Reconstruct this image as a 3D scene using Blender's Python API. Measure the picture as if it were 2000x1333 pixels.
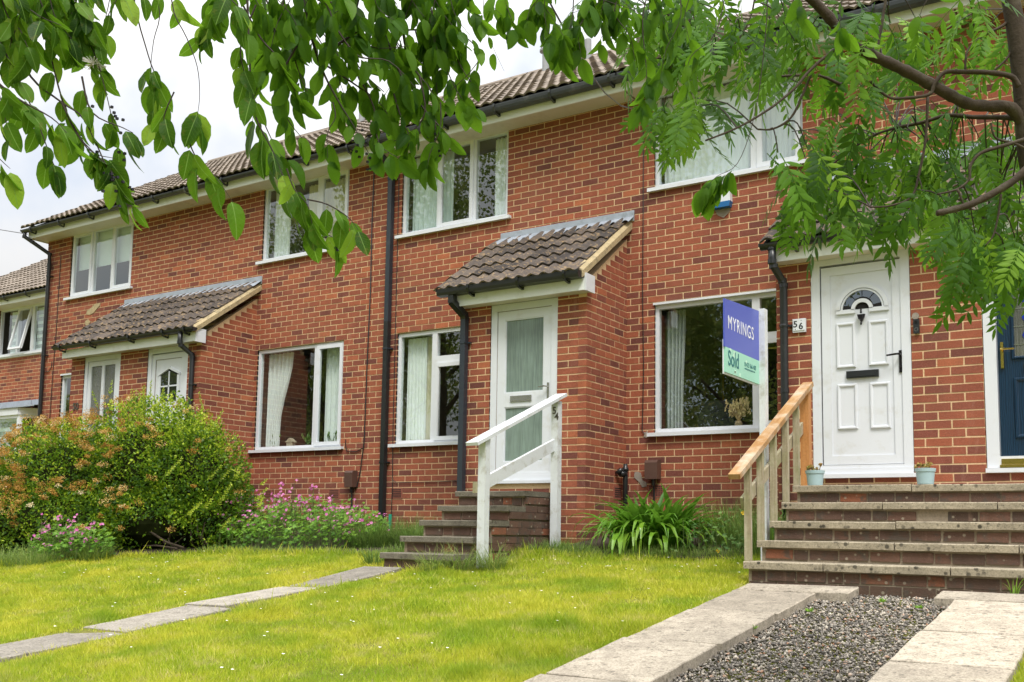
import bpy, math, random
import numpy as np
from mathutils import Vector, Matrix
R=random.Random(54)
PI=math.pi
S=bpy.context.scene
COL=S.collection
for o in list(bpy.data.objects): bpy.data.objects.remove(o)

# ------------------------------------------------------------------ camera
YAW,PIT,ROL=-.580733,.103203,.0158442
CAMP=Vector((5.14503,-10.17931,-.31538)); FPX=1985.71; PCX,PCY=1000.,832.6
cy,sy,cp,sp=math.cos(YAW),math.sin(YAW),math.cos(PIT),math.sin(PIT)
FW=Vector((sy*cp,cy*cp,sp)); _r=Vector((cy,-sy,0)); _u=_r.cross(FW)
RT=math.cos(ROL)*_r+math.sin(ROL)*_u; UP=-math.sin(ROL)*_r+math.cos(ROL)*_u
cd=bpy.data.cameras.new('camera'); cam=bpy.data.objects.new('camera',cd); COL.objects.link(cam)
cd.sensor_width=36; cd.lens=FPX/2000*36; cd.shift_x=0; cd.shift_y=(PCY-666.5)/2000; cd.clip_start=.05; cd.clip_end=2000
cam.matrix_world=Matrix(((RT.x,UP.x,-FW.x,CAMP.x),(RT.y,UP.y,-FW.y,CAMP.y),(RT.z,UP.z,-FW.z,CAMP.z),(0,0,0,1)))
S.camera=cam
# ------------------------------------------------------------------ world, sun, exposure
W=bpy.data.worlds.new('World'); S.world=W; W.use_nodes=True
nt=W.node_tree; nt.nodes.clear()
def wn(t,**k):
    n=nt.nodes.new(t)
    for a,b in k.items(): setattr(n,a,b)
    return n
SUN_EL,SUN_AZ=math.radians(55),math.radians(138)     # azimuth measured clockwise from +Y
sky=wn('ShaderNodeTexSky',sky_type='NISHITA',sun_disc=False,sun_elevation=SUN_EL,sun_rotation=SUN_AZ)
tc=wn('ShaderNodeTexCoord'); sep=wn('ShaderNodeSeparateXYZ'); nt.links.new(tc.outputs['Generated'],sep.inputs[0])
# overcast brightness rises with height: L = a + b*z
mr=wn('ShaderNodeMapRange'); mr.inputs[1].default_value=0; mr.inputs[2].default_value=1; mr.inputs[3].default_value=4.0; mr.inputs[4].default_value=20.0
sq=wn('ShaderNodeMath',operation='POWER'); sq.inputs[1].default_value=2.; sq.use_clamp=True; mxz=wn('ShaderNodeMath',operation='MAXIMUM'); mxz.inputs[1].default_value=0.; nt.links.new(sep.outputs[2],mxz.inputs[0]); nt.links.new(mxz.outputs[0],sq.inputs[0]); nt.links.new(sq.outputs[0],mr.inputs[0])
ctn=wn('ShaderNodeTexNoise'); ctn.inputs['Scale'].default_value=3.2; ctn.inputs['Detail'].default_value=5; nt.links.new(tc.outputs['Generated'],ctn.inputs['Vector']); cmr=wn('ShaderNodeMapRange'); cmr.inputs[1].default_value=.3; cmr.inputs[2].default_value=.7; cmr.inputs[3].default_value=.93; cmr.inputs[4].default_value=1.06; nt.links.new(ctn.outputs[0],cmr.inputs[0]); cml=wn('ShaderNodeMath',operation='MULTIPLY'); nt.links.new(mr.outputs[0],cml.inputs[0]); nt.links.new(cmr.outputs[0],cml.inputs[1])
comb=wn('ShaderNodeVectorMath',operation='SCALE'); comb.inputs[0].default_value=(.985,.99,1.0); nt.links.new(cml.outputs[0],comb.inputs['Scale'])
nz=wn('ShaderNodeTexNoise'); nz.inputs['Scale'].default_value=2.2; nz.inputs['Detail'].default_value=6; nz.inputs['Roughness'].default_value=.55
nt.links.new(tc.outputs['Generated'],nz.inputs['Vector'])
cr=wn('ShaderNodeValToRGB'); cr.color_ramp.elements[0].position=.36; cr.color_ramp.elements[0].color=(.45,.45,.45,1); cr.color_ramp.elements[1].position=.5; cr.color_ramp.elements[1].color=(1,1,1,1)
nt.links.new(nz.outputs[0],cr.inputs[0])
mx=wn('ShaderNodeMixRGB'); nt.links.new(cr.outputs[0],mx.inputs[0]); nt.links.new(sky.outputs[0],mx.inputs[1]); nt.links.new(comb.outputs[0],mx.inputs[2])
bg=wn('ShaderNodeBackground'); bg.inputs[1].default_value=.1; nt.links.new(mx.outputs[0],bg.inputs[0])
wo=wn('ShaderNodeOutputWorld'); nt.links.new(bg.outputs[0],wo.inputs[0])
sd=bpy.data.lights.new('sun','SUN'); sd.energy=1.5; sd.angle=math.radians(16); sd.color=(1,.95,.87)
so=bpy.data.objects.new('sun',sd); COL.objects.link(so)
sdir=Vector((math.sin(SUN_AZ)*math.cos(SUN_EL),math.cos(SUN_AZ)*math.cos(SUN_EL),math.sin(SUN_EL)))
so.rotation_euler=sdir.to_track_quat('Z','Y').to_euler()
S.view_settings.view_transform='Standard'; S.view_settings.look='None'; S.view_settings.exposure=.90; S.view_settings.gamma=1; S.view_settings.use_curve_mapping=False
S.cycles.max_bounces=6; S.cycles.transparent_max_bounces=12; S.cycles.use_denoising=True

# ------------------------------------------------------------------ helpers
def depth_pt(x,y,d):
    "the point d metres ahead of the lens that the photograph shows at pixel x,y"
    return CAMP+d*(FW+RT*((x-PCX)/FPX)-UP*((y-PCY)/FPX))
def px_of(P):
    v=Vector(P)-CAMP; z=v.dot(FW); 
    return PCX+FPX*v.dot(RT)/z, PCY-FPX*v.dot(UP)/z, z
def gz(x,y):
    "height of the garden: it falls away from the houses"
    if y>-.4: return -.350
    if y<-11: return -1.620-.01*0
    return -.665+.12*(y+3.03)
class MB:
    def __init__(s): s.v=[];s.f=[];s.a=[];s.m=[]
    def quad(s,p,tone=.5,mat=0):
        b=len(s.v); s.v+= [tuple(q) for q in p]; s.f.append(tuple(range(b,b+len(p)))); s.a.append(tone); s.m.append(mat)
    def box(s,x0,x1,y0,y1,z0,z1,tone=.5,mat=0,skip=()):
        b=len(s.v); s.v+=[(x0,y0,z0),(x1,y0,z0),(x1,y1,z0),(x0,y1,z0),(x0,y0,z1),(x1,y0,z1),(x1,y1,z1),(x0,y1,z1)]
        F={'bottom':(3,2,1,0),'top':(4,5,6,7),'front':(0,1,5,4),'back':(2,3,7,6),'left':(3,0,4,7),'right':(1,2,6,5)}
        for k,f in F.items():
            if k in skip: continue
            s.f.append(tuple(b+i for i in f)); s.a.append(tone); s.m.append(mat)
    def obox(s,c,ax,ay,az,tone=.5,mat=0):
        "box from centre and three half-axis vectors"
        c,ax,ay,az=map(Vector,(c,ax,ay,az)); b=len(s.v)
        for k in (-1,1):
            for (i,j) in ((-1,-1),(1,-1),(1,1),(-1,1)): s.v.append(tuple(c+ax*i+ay*j+az*k))
        for f in ((3,2,1,0),(4,5,6,7),(0,1,5,4),(2,3,7,6),(3,0,4,7),(1,2,6,5)):
            s.f.append(tuple(b+i for i in f)); s.a.append(tone); s.m.append(mat)
    def tube(s,pts,rad,n=6,tone=.5,mat=0,caps=True):
        pts=[Vector(p) for p in pts]
        if not hasattr(rad,'__len__'): rad=[rad]*len(pts)
        b0=len(s.v); prev=None
        for i,p in enumerate(pts):
            t=(pts[min(i+1,len(pts)-1)]-pts[max(i-1,0)]).normalized()
            if prev is None: a=t.orthogonal().normalized()
            else: a=(prev-t*prev.dot(t)).normalized()
            prev=a; c=t.cross(a)
            for k in range(n):
                w=2*PI*k/n; s.v.append(tuple(p+(a*math.cos(w)+c*math.sin(w))*rad[i]))
        for i in range(len(pts)-1):
            for k in range(n):
                k2=(k+1)%n; s.f.append((b0+i*n+k,b0+i*n+k2,b0+(i+1)*n+k2,b0+(i+1)*n+k)); s.a.append(tone); s.m.append(mat)
        if caps:
            s.f.append(tuple(b0+k for k in reversed(range(n)))); s.a.append(tone); s.m.append(mat)
            e=b0+(len(pts)-1)*n; s.f.append(tuple(e+k for k in range(n))); s.a.append(tone); s.m.append(mat)
    def lathe(s,c,prof,n=20,tone=.5,mat=0):
        b0=len(s.v)
        for r,z in prof:
            for k in range(n): w=2*PI*k/n; s.v.append((c[0]+r*math.cos(w),c[1]+r*math.sin(w),c[2]+z))
        for i in range(len(prof)-1):
            for k in range(n):
                k2=(k+1)%n; s.f.append((b0+i*n+k,b0+i*n+k2,b0+(i+1)*n+k2,b0+(i+1)*n+k)); s.a.append(tone); s.m.append(mat)
        s.f.append(tuple(b0+k for k in reversed(range(n)))); s.a.append(tone); s.m.append(mat)
        e=b0+(len(prof)-1)*n; s.f.append(tuple(e+k for k in range(n))); s.a.append(tone); s.m.append(mat)
    def prism(s,pts,y0,y1,tone=.5,mat=0):
        "x,z outline extruded from y0 (front) to y1"
        n=len(pts); b=len(s.v)
        for y in (y0,y1):
            for x,z in pts: s.v.append((x,y,z))
        s.f.append(tuple(b+i for i in range(n))); s.f.append(tuple(b+n+i for i in reversed(range(n)))); s.a+=[tone]*2; s.m+=[mat]*2
        for i in range(n):
            j=(i+1)%n; s.f.append((b+i,b+n+i,b+n+j,b+j)); s.a.append(tone); s.m.append(mat)
    def mesh(s,name,mats,smooth=False):
        me=bpy.data.meshes.new(name); me.from_pydata(s.v,[],s.f)
        for m in (mats if isinstance(mats,(list,tuple)) else [mats]): me.materials.append(m)
        if any(s.m): me.polygons.foreach_set('material_index',s.m)
        at=me.attributes.new('tone','FLOAT','FACE'); at.data.foreach_set('value',s.a)
        if smooth: me.polygons.foreach_set('use_smooth',[True]*len(s.f))
        me.update(); return me
    def build(s,name,mats,parent=None,smooth=False,**k):
        return link(name,s.mesh(name,mats,smooth),parent,**k)
def link(name,me,parent=None,kind=None,label=None,cat=None,group=None,loc=None):
    o=bpy.data.objects.new(name,me); COL.objects.link(o)
    if parent is not None:
        o.parent=parent; o.matrix_parent_inverse=Matrix.Identity(4)
        # children are modelled in world space; undo the parent's offset
        off=world_off(parent); o.location=-off
    if loc is not None: o.location=Vector(o.location)+Vector(loc)
    tag(o,label,cat,group,kind); return o
def world_off(o):
    v=Vector((0,0,0))
    while o is not None: v+=Vector(o.location); o=o.parent
    return v
def tag(o,label=None,cat=None,group=None,kind=None):
    if kind: o['kind']=kind
    if label: o['label']=label
    if cat: o['category']=cat
    if group: o['group']=group
def thing(name,label,cat,loc=(0,0,0),group=None):
    o=bpy.data.objects.new(name,None); COL.objects.link(o); o.location=loc; o.empty_display_size=.1
    tag(o,label,cat,group); return o
def big_mesh(name,V,F,mat,tones=None,smooth=False):
    "fast mesh from numpy arrays; F is (n,3) or (n,4)"
    me=bpy.data.meshes.new(name); n,k=F.shape
    me.vertices.add(len(V)); me.vertices.foreach_set('co',V.astype(np.float32).ravel())
    me.loops.add(n*k); me.loops.foreach_set('vertex_index',F.astype(np.int32).ravel())
    me.polygons.add(n); me.polygons.foreach_set('loop_start',np.arange(0,n*k,k,dtype=np.int32)); me.polygons.foreach_set('loop_total',np.full(n,k,dtype=np.int32))
    for m in (mat if isinstance(mat,(list,tuple)) else [mat]): me.materials.append(m)
    if tones is not None:
        at=me.attributes.new('tone','FLOAT','FACE'); at.data.foreach_set('value',tones.astype(np.float32))
    if smooth: me.polygons.foreach_set('use_smooth',np.ones(n,dtype=bool))
    me.update(calc_edges=True); return me

# ------------------------------------------------------------------ materials
def M(name): 
    m=bpy.data.materials.new(name); m.use_nodes=True; t=m.node_tree
    for n in list(t.nodes): t.nodes.remove(n)
    out=t.nodes.new('ShaderNodeOutputMaterial'); return m,t,out
def N(t,ty,ins=None,**k):
    n=t.nodes.new(ty)
    for a,b in k.items(): setattr(n,a,b)
    if ins:
        for a,b in ins.items():
            if isinstance(b,bpy.types.NodeSocket): t.links.new(b,n.inputs[a])
            else: n.inputs[a].default_value=b
    return n
def ramp(t,fac,stops,interp='LINEAR'):
    n=t.nodes.new('ShaderNodeValToRGB'); t.links.new(fac,n.inputs[0]); e=n.color_ramp; e.interpolation=interp
    while len(e.elements)>1: e.elements.remove(e.elements[-1])
    e.elements[0].position=stops[0][0]; e.elements[0].color=(*stops[0][1],1)
    for p,c in stops[1:]: x=e.elements.new(p); x.color=(*c,1)
    return n.outputs[0]
def gray(v): return (v,v,v)
def mixc(t,fac,a,b,mode='MIX'):
    n=t.nodes.new('ShaderNodeMixRGB'); n.blend_type=mode
    for i,v in enumerate((fac,a,b)):
        if isinstance(v,bpy.types.NodeSocket): t.links.new(v,n.inputs[i])
        else: n.inputs[i].default_value=v if i==0 else (*v,1)
    return n.outputs[0]
def pos(t): return t.nodes.new('ShaderNodeNewGeometry').outputs['Position']
def noise(t,scale,detail=4,rough=.6,vec=None,out=0):
    n=N(t,'ShaderNodeTexNoise',{'Scale':scale,'Detail':detail,'Roughness':rough,'Vector':vec if vec is not None else pos(t)}); return n.outputs[out]
def tone(t): return N(t,'ShaderNodeAttribute',attribute_name='tone').outputs['Fac']
def simple(name,col,rough=.5,metal=0,var=0,vscale=8,bump=0,bscale=60,spec=.5,dirt=None):
    m,t,out=M(name); c=(*col,1)
    p=N(t,'ShaderNodeBsdfPrincipled',{'Roughness':rough,'Metallic':metal,'Specular IOR Level':spec})
    cc=None
    if var: cc=mixc(t,noise(t,vscale),tuple(x*(1-var) for x in col),tuple(min(1,x*(1+var)) for x in col))
    if dirt:
        f=ramp(t,noise(t,dirt[1],6,.65),[(dirt[2],gray(0)),(dirt[2]+.2,gray(1))]); f2=N(t,'ShaderNodeMath',{0:f,1:dirt[3]},operation='MULTIPLY').outputs[0]
        cc=mixc(t,f2,cc if cc is not None else col,dirt[0])
    if cc is not None: t.links.new(cc,p.inputs['Base Color'])
    else: p.inputs['Base Color'].default_value=c
    if bump:
        b=N(t,'ShaderNodeBump',{'Strength':bump,'Distance':.01,'Height':noise(t,bscale,5)}); t.links.new(b.outputs[0],p.inputs['Normal'])
    t.links.new(p.outputs[0],out.inputs[0]); return m
def brick_mat(name,stops,old=False):
    m,t,out=M(name); P=pos(t)
    tn=tone(t)
    base=ramp(t,tn,stops)
    fine=noise(t,90,3,.7,P); cloud=noise(t,9,5,.6,P)
    base=mixc(t,.55,base,ramp(t,fine,[(.3,gray(.42)),(.55,gray(1)),(.75,gray(1.25))]),'MULTIPLY')
    base=mixc(t,.5,base,ramp(t,cloud,[(.3,gray(.72)),(.7,gray(1.15))]),'MULTIPLY')
    # pale flecks in the sanded face
    v=N(t,'ShaderNodeTexVoronoi',{'Scale':75.,'Vector':P}).outputs['Distance']
    fl=ramp(t,v,[(.0,gray(1)),(.10,gray(1)),(.16,gray(0))])
    base=mixc(t,N(t,'ShaderNodeMath',{0:fl,1:.38},operation='MULTIPLY').outputs[0],base,(.62,.45,.36))
    st=ramp(t,noise(t,1.1,5,.55,P),[(.5,gray(0)),(.75,gray(.3))])
    base=mixc(t,st,base,(.20,.11,.08))
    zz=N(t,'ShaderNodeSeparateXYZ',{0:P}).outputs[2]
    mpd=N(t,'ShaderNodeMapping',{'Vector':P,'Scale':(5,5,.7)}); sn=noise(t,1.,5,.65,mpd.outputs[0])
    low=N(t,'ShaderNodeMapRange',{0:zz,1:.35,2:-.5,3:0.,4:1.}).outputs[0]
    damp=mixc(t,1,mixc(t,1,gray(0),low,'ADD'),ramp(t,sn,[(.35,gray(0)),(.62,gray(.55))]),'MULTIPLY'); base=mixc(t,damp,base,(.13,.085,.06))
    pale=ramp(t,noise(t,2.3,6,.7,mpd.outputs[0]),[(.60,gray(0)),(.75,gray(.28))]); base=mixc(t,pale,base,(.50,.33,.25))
    soffit_shade=N(t,'ShaderNodeMapRange',{0:zz,1:4.4,2:4.72,3:0.,4:.45}).outputs[0]; base=mixc(t,mixc(t,1,mixc(t,1,gray(0),soffit_shade,'ADD'),ramp(t,sn,[(.3,gray(.2)),(.6,gray(1))]),'MULTIPLY'),base,(.07,.045,.038))  # soffit shade painted into the colour of the top courses, broken by noise
    if old:
        l=ramp(t,noise(t,11,6,.7,P),[(.52,gray(0)),(.62,gray(.75))]); base=mixc(t,l,base,(.085,.075,.062))
        l2=ramp(t,N(t,'ShaderNodeTexVoronoi',{'Scale':16.,'Vector':P}).outputs['Distance'],[(.13,gray(.8)),(.2,gray(0))]); base=mixc(t,l2,base,(.34,.29,.22))
    b=N(t,'ShaderNodeBump',{'Strength':.55,'Distance':.004,'Height':fine})
    p=N(t,'ShaderNodeBsdfPrincipled',{'Base Color':base,'Roughness':.9,'Specular IOR Level':.2,'Normal':b.outputs[0]})
    t.links.new(p.outputs[0],out.inputs[0]); return m
BR=[(0,(.15,.055,.046)),(.22,(.225,.075,.054)),(.45,(.305,.094,.057)),(.75,(.375,.115,.062)),(1,(.46,.15,.072))]
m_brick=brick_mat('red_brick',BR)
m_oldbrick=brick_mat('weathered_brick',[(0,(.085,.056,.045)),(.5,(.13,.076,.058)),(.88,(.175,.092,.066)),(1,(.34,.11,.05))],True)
def mortar_mat(name,a,b_):
    m,t,out=M(name); P=pos(t)
    c=mixc(t,noise(t,3,5,.6,P),a,b_); c=mixc(t,.6,c,ramp(t,noise(t,70,4,.7,P),[(.3,gray(.6)),(.7,gray(1.15))]),'MULTIPLY')
    c=mixc(t,ramp(t,noise(t,1.3,5,.6,P),[(.5,gray(0)),(.8,gray(.35))]),c,(.3,.19,.12))
    b=N(t,'ShaderNodeBump',{'Strength':.5,'Distance':.004,'Height':noise(t,120,3,.6,P)})
    p=N(t,'ShaderNodeBsdfPrincipled',{'Base Color':c,'Roughness':.95,'Specular IOR Level':.1,'Normal':b.outputs[0]}); t.links.new(p.outputs[0],out.inputs[0]); return m
m_mortar=mortar_mat('mortar',(.72,.50,.285),(.82,.62,.39))
m_oldmortar=mortar_mat('old_mortar',(.26,.21,.155),(.42,.35,.26))
m_upvc=simple('white_upvc',(.68,.71,.76),.32,var=.04,vscale=2,dirt=((.46,.44,.36),6,.56,.4))
m_fascia=simple('white_fascia',(.80,.83,.83),.38,var=.03,vscale=1.5,dirt=((.50,.52,.40),4,.56,.45))
m_soffit=simple('soffit_board',(.66,.62,.52),.5,var=.08,vscale=1.5,dirt=((.38,.34,.26),3,.5,.5))
m_black=simple('black_plastic',(.018,.02,.022),.32,var=.2,vscale=3,dirt=((.12,.12,.11),9,.62,.4))
m_gutter=simple('grey_black_gutter',(.035,.04,.043),.38,var=.25,vscale=3,dirt=((.16,.16,.14),6,.55,.5))
m_slate=simple('anthracite_pipe',(.028,.036,.048),.35,var=.15,vscale=2,dirt=((.12,.13,.13),7,.62,.4))
m_lead=simple('lead_flashing',(.33,.37,.43),.5,var=.25,vscale=7,bump=.6,bscale=25,dirt=((.16,.18,.2),11,.55,.6))
m_verge=simple('cement_verge',(.44,.35,.20),.9,var=.25,vscale=14,bump=.8,bscale=60,dirt=((.16,.14,.09),13,.5,.7))
m_room=simple('room_paint',(.16,.15,.13),.8)
m_curtain=simple('cream_curtain',(.80,.76,.58),.85,var=.1,vscale=4)
m_white_curtain=simple('white_curtain',(.86,.90,.90),.85,var=.06,vscale=4)
m_grey_curtain=simple('grey_white_curtain',(.46,.49,.50),.85,var=.1,vscale=5)
m_blind=simple('pale_blue_blind',(.74,.84,.84),.7,var=.05,vscale=3)
m_grey_blind=simple('grey_stripe_blind',(.36,.42,.42),.7)
m_steel=simple('brushed_steel',(.55,.54,.52),.25,1)
m_gold=simple('polished_brass',(.75,.55,.16),.22,1)
m_iron=simple('black_iron',(.02,.018,.02),.3,.6)
m_white_paint=simple('white_painted_timber',(.66,.69,.72),.5,var=.06,vscale=9,bump=.2,bscale=40,dirt=((.30,.28,.19),8,.52,.7))
m_brown=simple('brown_meter_box',(.10,.055,.042),.45,var=.15,vscale=9)
m_airbrick=simple('terracotta_vent',(.26,.085,.055),.85,var=.2,vscale=20)
m_hole=simple('dark_hole',(.008,.007,.007),.9)
m_number=simple('dark_numeral',(.02,.022,.028),.4)
m_greytxt=simple('bronze_numeral',(.10,.09,.075),.4,.5)
m_pot=simple('pale_blue_pot',(.36,.50,.54),.5,var=.06,vscale=9)
m_soil=simple('potting_soil',(.05,.035,.025),.95,bump=.8)
m_green_tube=simple('green_plastic_tube',(.02,.33,.22),.4)
m_alarm_blue=simple('alarm_box_blue',(.01,.12,.33),.35)
def slab_mat(name,a,b_,spots=.5,scale=1.):
    m,t,out=M(name); P=pos(t)
    c=mixc(t,noise(t,5*scale,6,.65,P),a,b_)
    c=mixc(t,.65,c,ramp(t,noise(t,85,4,.75,P),[(.34,gray(.42)),(.5,gray(.95)),(.66,gray(1.35))]),'MULTIPLY')
    c=mixc(t,.45,c,ramp(t,noise(t,7,7,.75,P),[(.34,gray(.55)),(.6,gray(1.2))]),'MULTIPLY'); c=mixc(t,.5,c,ramp(t,tone(t),[(0,gray(.45)),(1,gray(1.3))]),'MULTIPLY')
    pit=ramp(t,noise(t,34,5,.8,P),[(.37,gray(1)),(.42,gray(0))])
    c=mixc(t,N(t,'ShaderNodeMath',{0:pit,1:.8},operation='MULTIPLY').outputs[0],c,(.09,.08,.065))
    v=N(t,'ShaderNodeTexVoronoi',{'Scale':17.,'Randomness':1.,'Vector':P}).outputs['Distance']
    l=mixc(t,1,ramp(t,v,[(.20,gray(1)),(.30,gray(0))]),ramp(t,noise(t,2.6,4,.6,P),[(.42,gray(0)),(.56,gray(1))]),'MULTIPLY')
    c=mixc(t,N(t,'ShaderNodeMath',{0:l,1:spots},operation='MULTIPLY').outputs[0],c,(.065,.058,.045))
    b=N(t,'ShaderNodeBump',{'Strength':.4,'Distance':.004,'Height':noise(t,110,5,.7,P)})
    p=N(t,'ShaderNodeBsdfPrincipled',{'Base Color':c,'Roughness':.92,'Specular IOR Level':.2,'Normal':b.outputs[0]}); t.links.new(p.outputs[0],out.inputs[0]); return m
m_tread=slab_mat('lichened_concrete',(.27,.235,.17),(.50,.43,.32),1.)
m_darktread=slab_mat('dark_concrete',(.13,.115,.09),(.26,.235,.185),.6)
m_paving=slab_mat('riven_paving',(.33,.285,.225),(.54,.475,.38),.5,.7)
m_oldpaving=slab_mat('sunken_paving',(.24,.215,.18),(.42,.385,.33),.5,1.2)
def tile_mat():
    m,t,out=M('brown_roof_tile'); P=pos(t)
    c=ramp(t,tone(t),[(0,(.055,.048,.045)),(.5,(.088,.074,.066)),(1,(.135,.11,.093))])
    c=mixc(t,.6,c,ramp(t,noise(t,14,6,.7,P),[(.3,gray(.55)),(.7,gray(1.35))]),'MULTIPLY')
    l=ramp(t,noise(t,19,6,.75,P),[(.53,gray(0)),(.62,gray(.7))]); c=mixc(t,l,c,(.36,.25,.13))
    l=ramp(t,noise(t,26,6,.75,P,1),[(.6,gray(0)),(.68,gray(.65))]); c=mixc(t,l,c,(.035,.03,.028))
    b=N(t,'ShaderNodeBump',{'Strength':.7,'Distance':.006,'Height':noise(t,55,6,.7,P)})
    p=N(t,'ShaderNodeBsdfPrincipled',{'Base Color':c,'Roughness':.9,'Specular IOR Level':.2,'Normal':b.outputs[0]}); t.links.new(p.outputs[0],out.inputs[0]); return m
m_tile=tile_mat()
m_tile_main,tt,oo=M('main_roof_tile')
c=ramp(tt,tone(tt),[(0,(.17,.14,.115)),(.5,(.235,.195,.16)),(1,(.31,.26,.215))]); c=mixc(tt,.5,c,ramp(tt,noise(tt,20,5),[(.3,gray(.6)),(.7,gray(1.2))]),'MULTIPLY')
c=mixc(tt,ramp(tt,noise(tt,9,5),[(.55,gray(0)),(.66,gray(.6))]),c,(.10,.08,.06))
tt.links.new(N(tt,'ShaderNodeBsdfPrincipled',{'Base Color':c,'Roughness':.9,'Specular IOR Level':.2}).outputs[0],oo.inputs[0])
def glass_mat(name,tint=(1,1,1),rough=0,refl=1.,frost=None):
    m,t,out=M(name)
    fc=N(t,'ShaderNodeLayerWeight',{'Blend':.5}).outputs['Facing']
    p5=N(t,'ShaderNodeMath',{0:fc,1:3.6},operation='POWER').outputs[0]
    f=N(t,'ShaderNodeMath',{0:p5,1:.83,2:.165*refl/2},operation='MULTIPLY_ADD',use_clamp=True).outputs[0]
    g=N(t,'ShaderNodeBsdfGlossy',{'Color':(.95,1,1,1),'Roughness':rough})
    tr=N(t,'ShaderNodeBsdfTransparent',{'Color':(*tint,1)})
    base=tr.outputs[0]
    if frost:
        n=N(t,'ShaderNodeTexNoise',{'Scale':40.,'Detail':3.}); mp=N(t,'ShaderNodeMapping',{'Scale':(3.5,1,.10),'Vector':pos(t)}); t.links.new(mp.outputs[0],n.inputs['Vector'])
        c=mixc(t,ramp(t,n.outputs[0],[(.35,gray(0)),(.65,gray(1))]),tuple(x*.8 for x in frost),tuple(x*1.15 for x in frost))
        sh=ramp(t,noise(t,1.7,3),[(.35,gray(.65)),(.65,gray(1.1))]); c=mixc(t,1,c,sh,'MULTIPLY')
        bb=N(t,'ShaderNodeBump',{'Strength':.8,'Distance':.01,'Height':n.outputs[0]})
        d=N(t,'ShaderNodeBsdfPrincipled',{'Base Color':c,'Roughness':.22,'Normal':bb.outputs[0]}); t.links.new(bb.outputs[0],g.inputs['Normal'])
        base=N(t,'ShaderNodeMixShader',{0:.12,1:d.outputs[0],2:tr.outputs[0]}).outputs[0]; g.inputs['Roughness'].default_value=.18
    mxs=N(t,'ShaderNodeMixShader',{0:f,1:base,2:g.outputs[0]}); t.links.new(mxs.outputs[0],out.inputs[0]); return m
m_glass=glass_mat('window_glass',(.92,.97,.95),0,2.0)
m_frost=glass_mat('reeded_glass',frost=(.22,.30,.26))
m_frost_dark=glass_mat('patterned_glass',frost=(.13,.135,.105))
def wood_mat(name,a,b_,g=None,grain=(6,6,60)):
    m,t,out=M(name); mp=N(t,'ShaderNodeMapping',{'Vector':pos(t),'Scale':grain})
    c=mixc(t,ramp(t,noise(t,1.,6,.7,mp.outputs[0]),[(.35,gray(0)),(.65,gray(1))]),a,b_)
    if g: c=mixc(t,ramp(t,noise(t,6,5,.6),[(.45,gray(0)),(.7,gray(.7))]),c,g)
    c=mixc(t,.5,c,ramp(t,noise(t,60,4),[(.3,gray(.7)),(.7,gray(1.1))]),'MULTIPLY')
    b=N(t,'ShaderNodeBump',{'Strength':.4,'Distance':.004,'Height':noise(t,1.,6,.7,mp.outputs[0])})
    p=N(t,'ShaderNodeBsdfPrincipled',{'Base Color':c,'Roughness':.7,'Normal':b.outputs[0],'Specular IOR Level':.3}); t.links.new(p.outputs[0],out.inputs[0]); return m
m_rail=wood_mat('varnished_pine',(.33,.165,.055),(.47,.29,.13),(.58,.52,.42),(22,3,3))
m_post_orange=wood_mat('new_orange_pine',(.48,.20,.06),(.56,.27,.10),None,(30,30,3))
m_greywood=wood_mat('weathered_timber',(.30,.25,.16),(.48,.43,.32),(.24,.26,.10),(30,30,3))
def blue_door():
    m,t,out=M('dark_blue_grained_door'); mp=N(t,'ShaderNodeMapping',{'Vector':pos(t),'Scale':(7,1,1.3)})
    w=N(t,'ShaderNodeTexWave',{'Vector':mp.outputs[0],'Scale':3.,'Distortion':7.,'Detail':3.,'Detail Scale':1.2})
    c=mixc(t,w.outputs[0],(.002,.014,.036),(.006,.034,.075)); b=N(t,'ShaderNodeBump',{'Strength':.4,'Distance':.003,'Height':w.outputs[0]})
    p=N(t,'ShaderNodeBsdfPrincipled',{'Base Color':c,'Roughness':.3,'Normal':b.outputs[0]}); t.links.new(p.outputs[0],out.inputs[0]); return m
m_bluedoor=blue_door()
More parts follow.
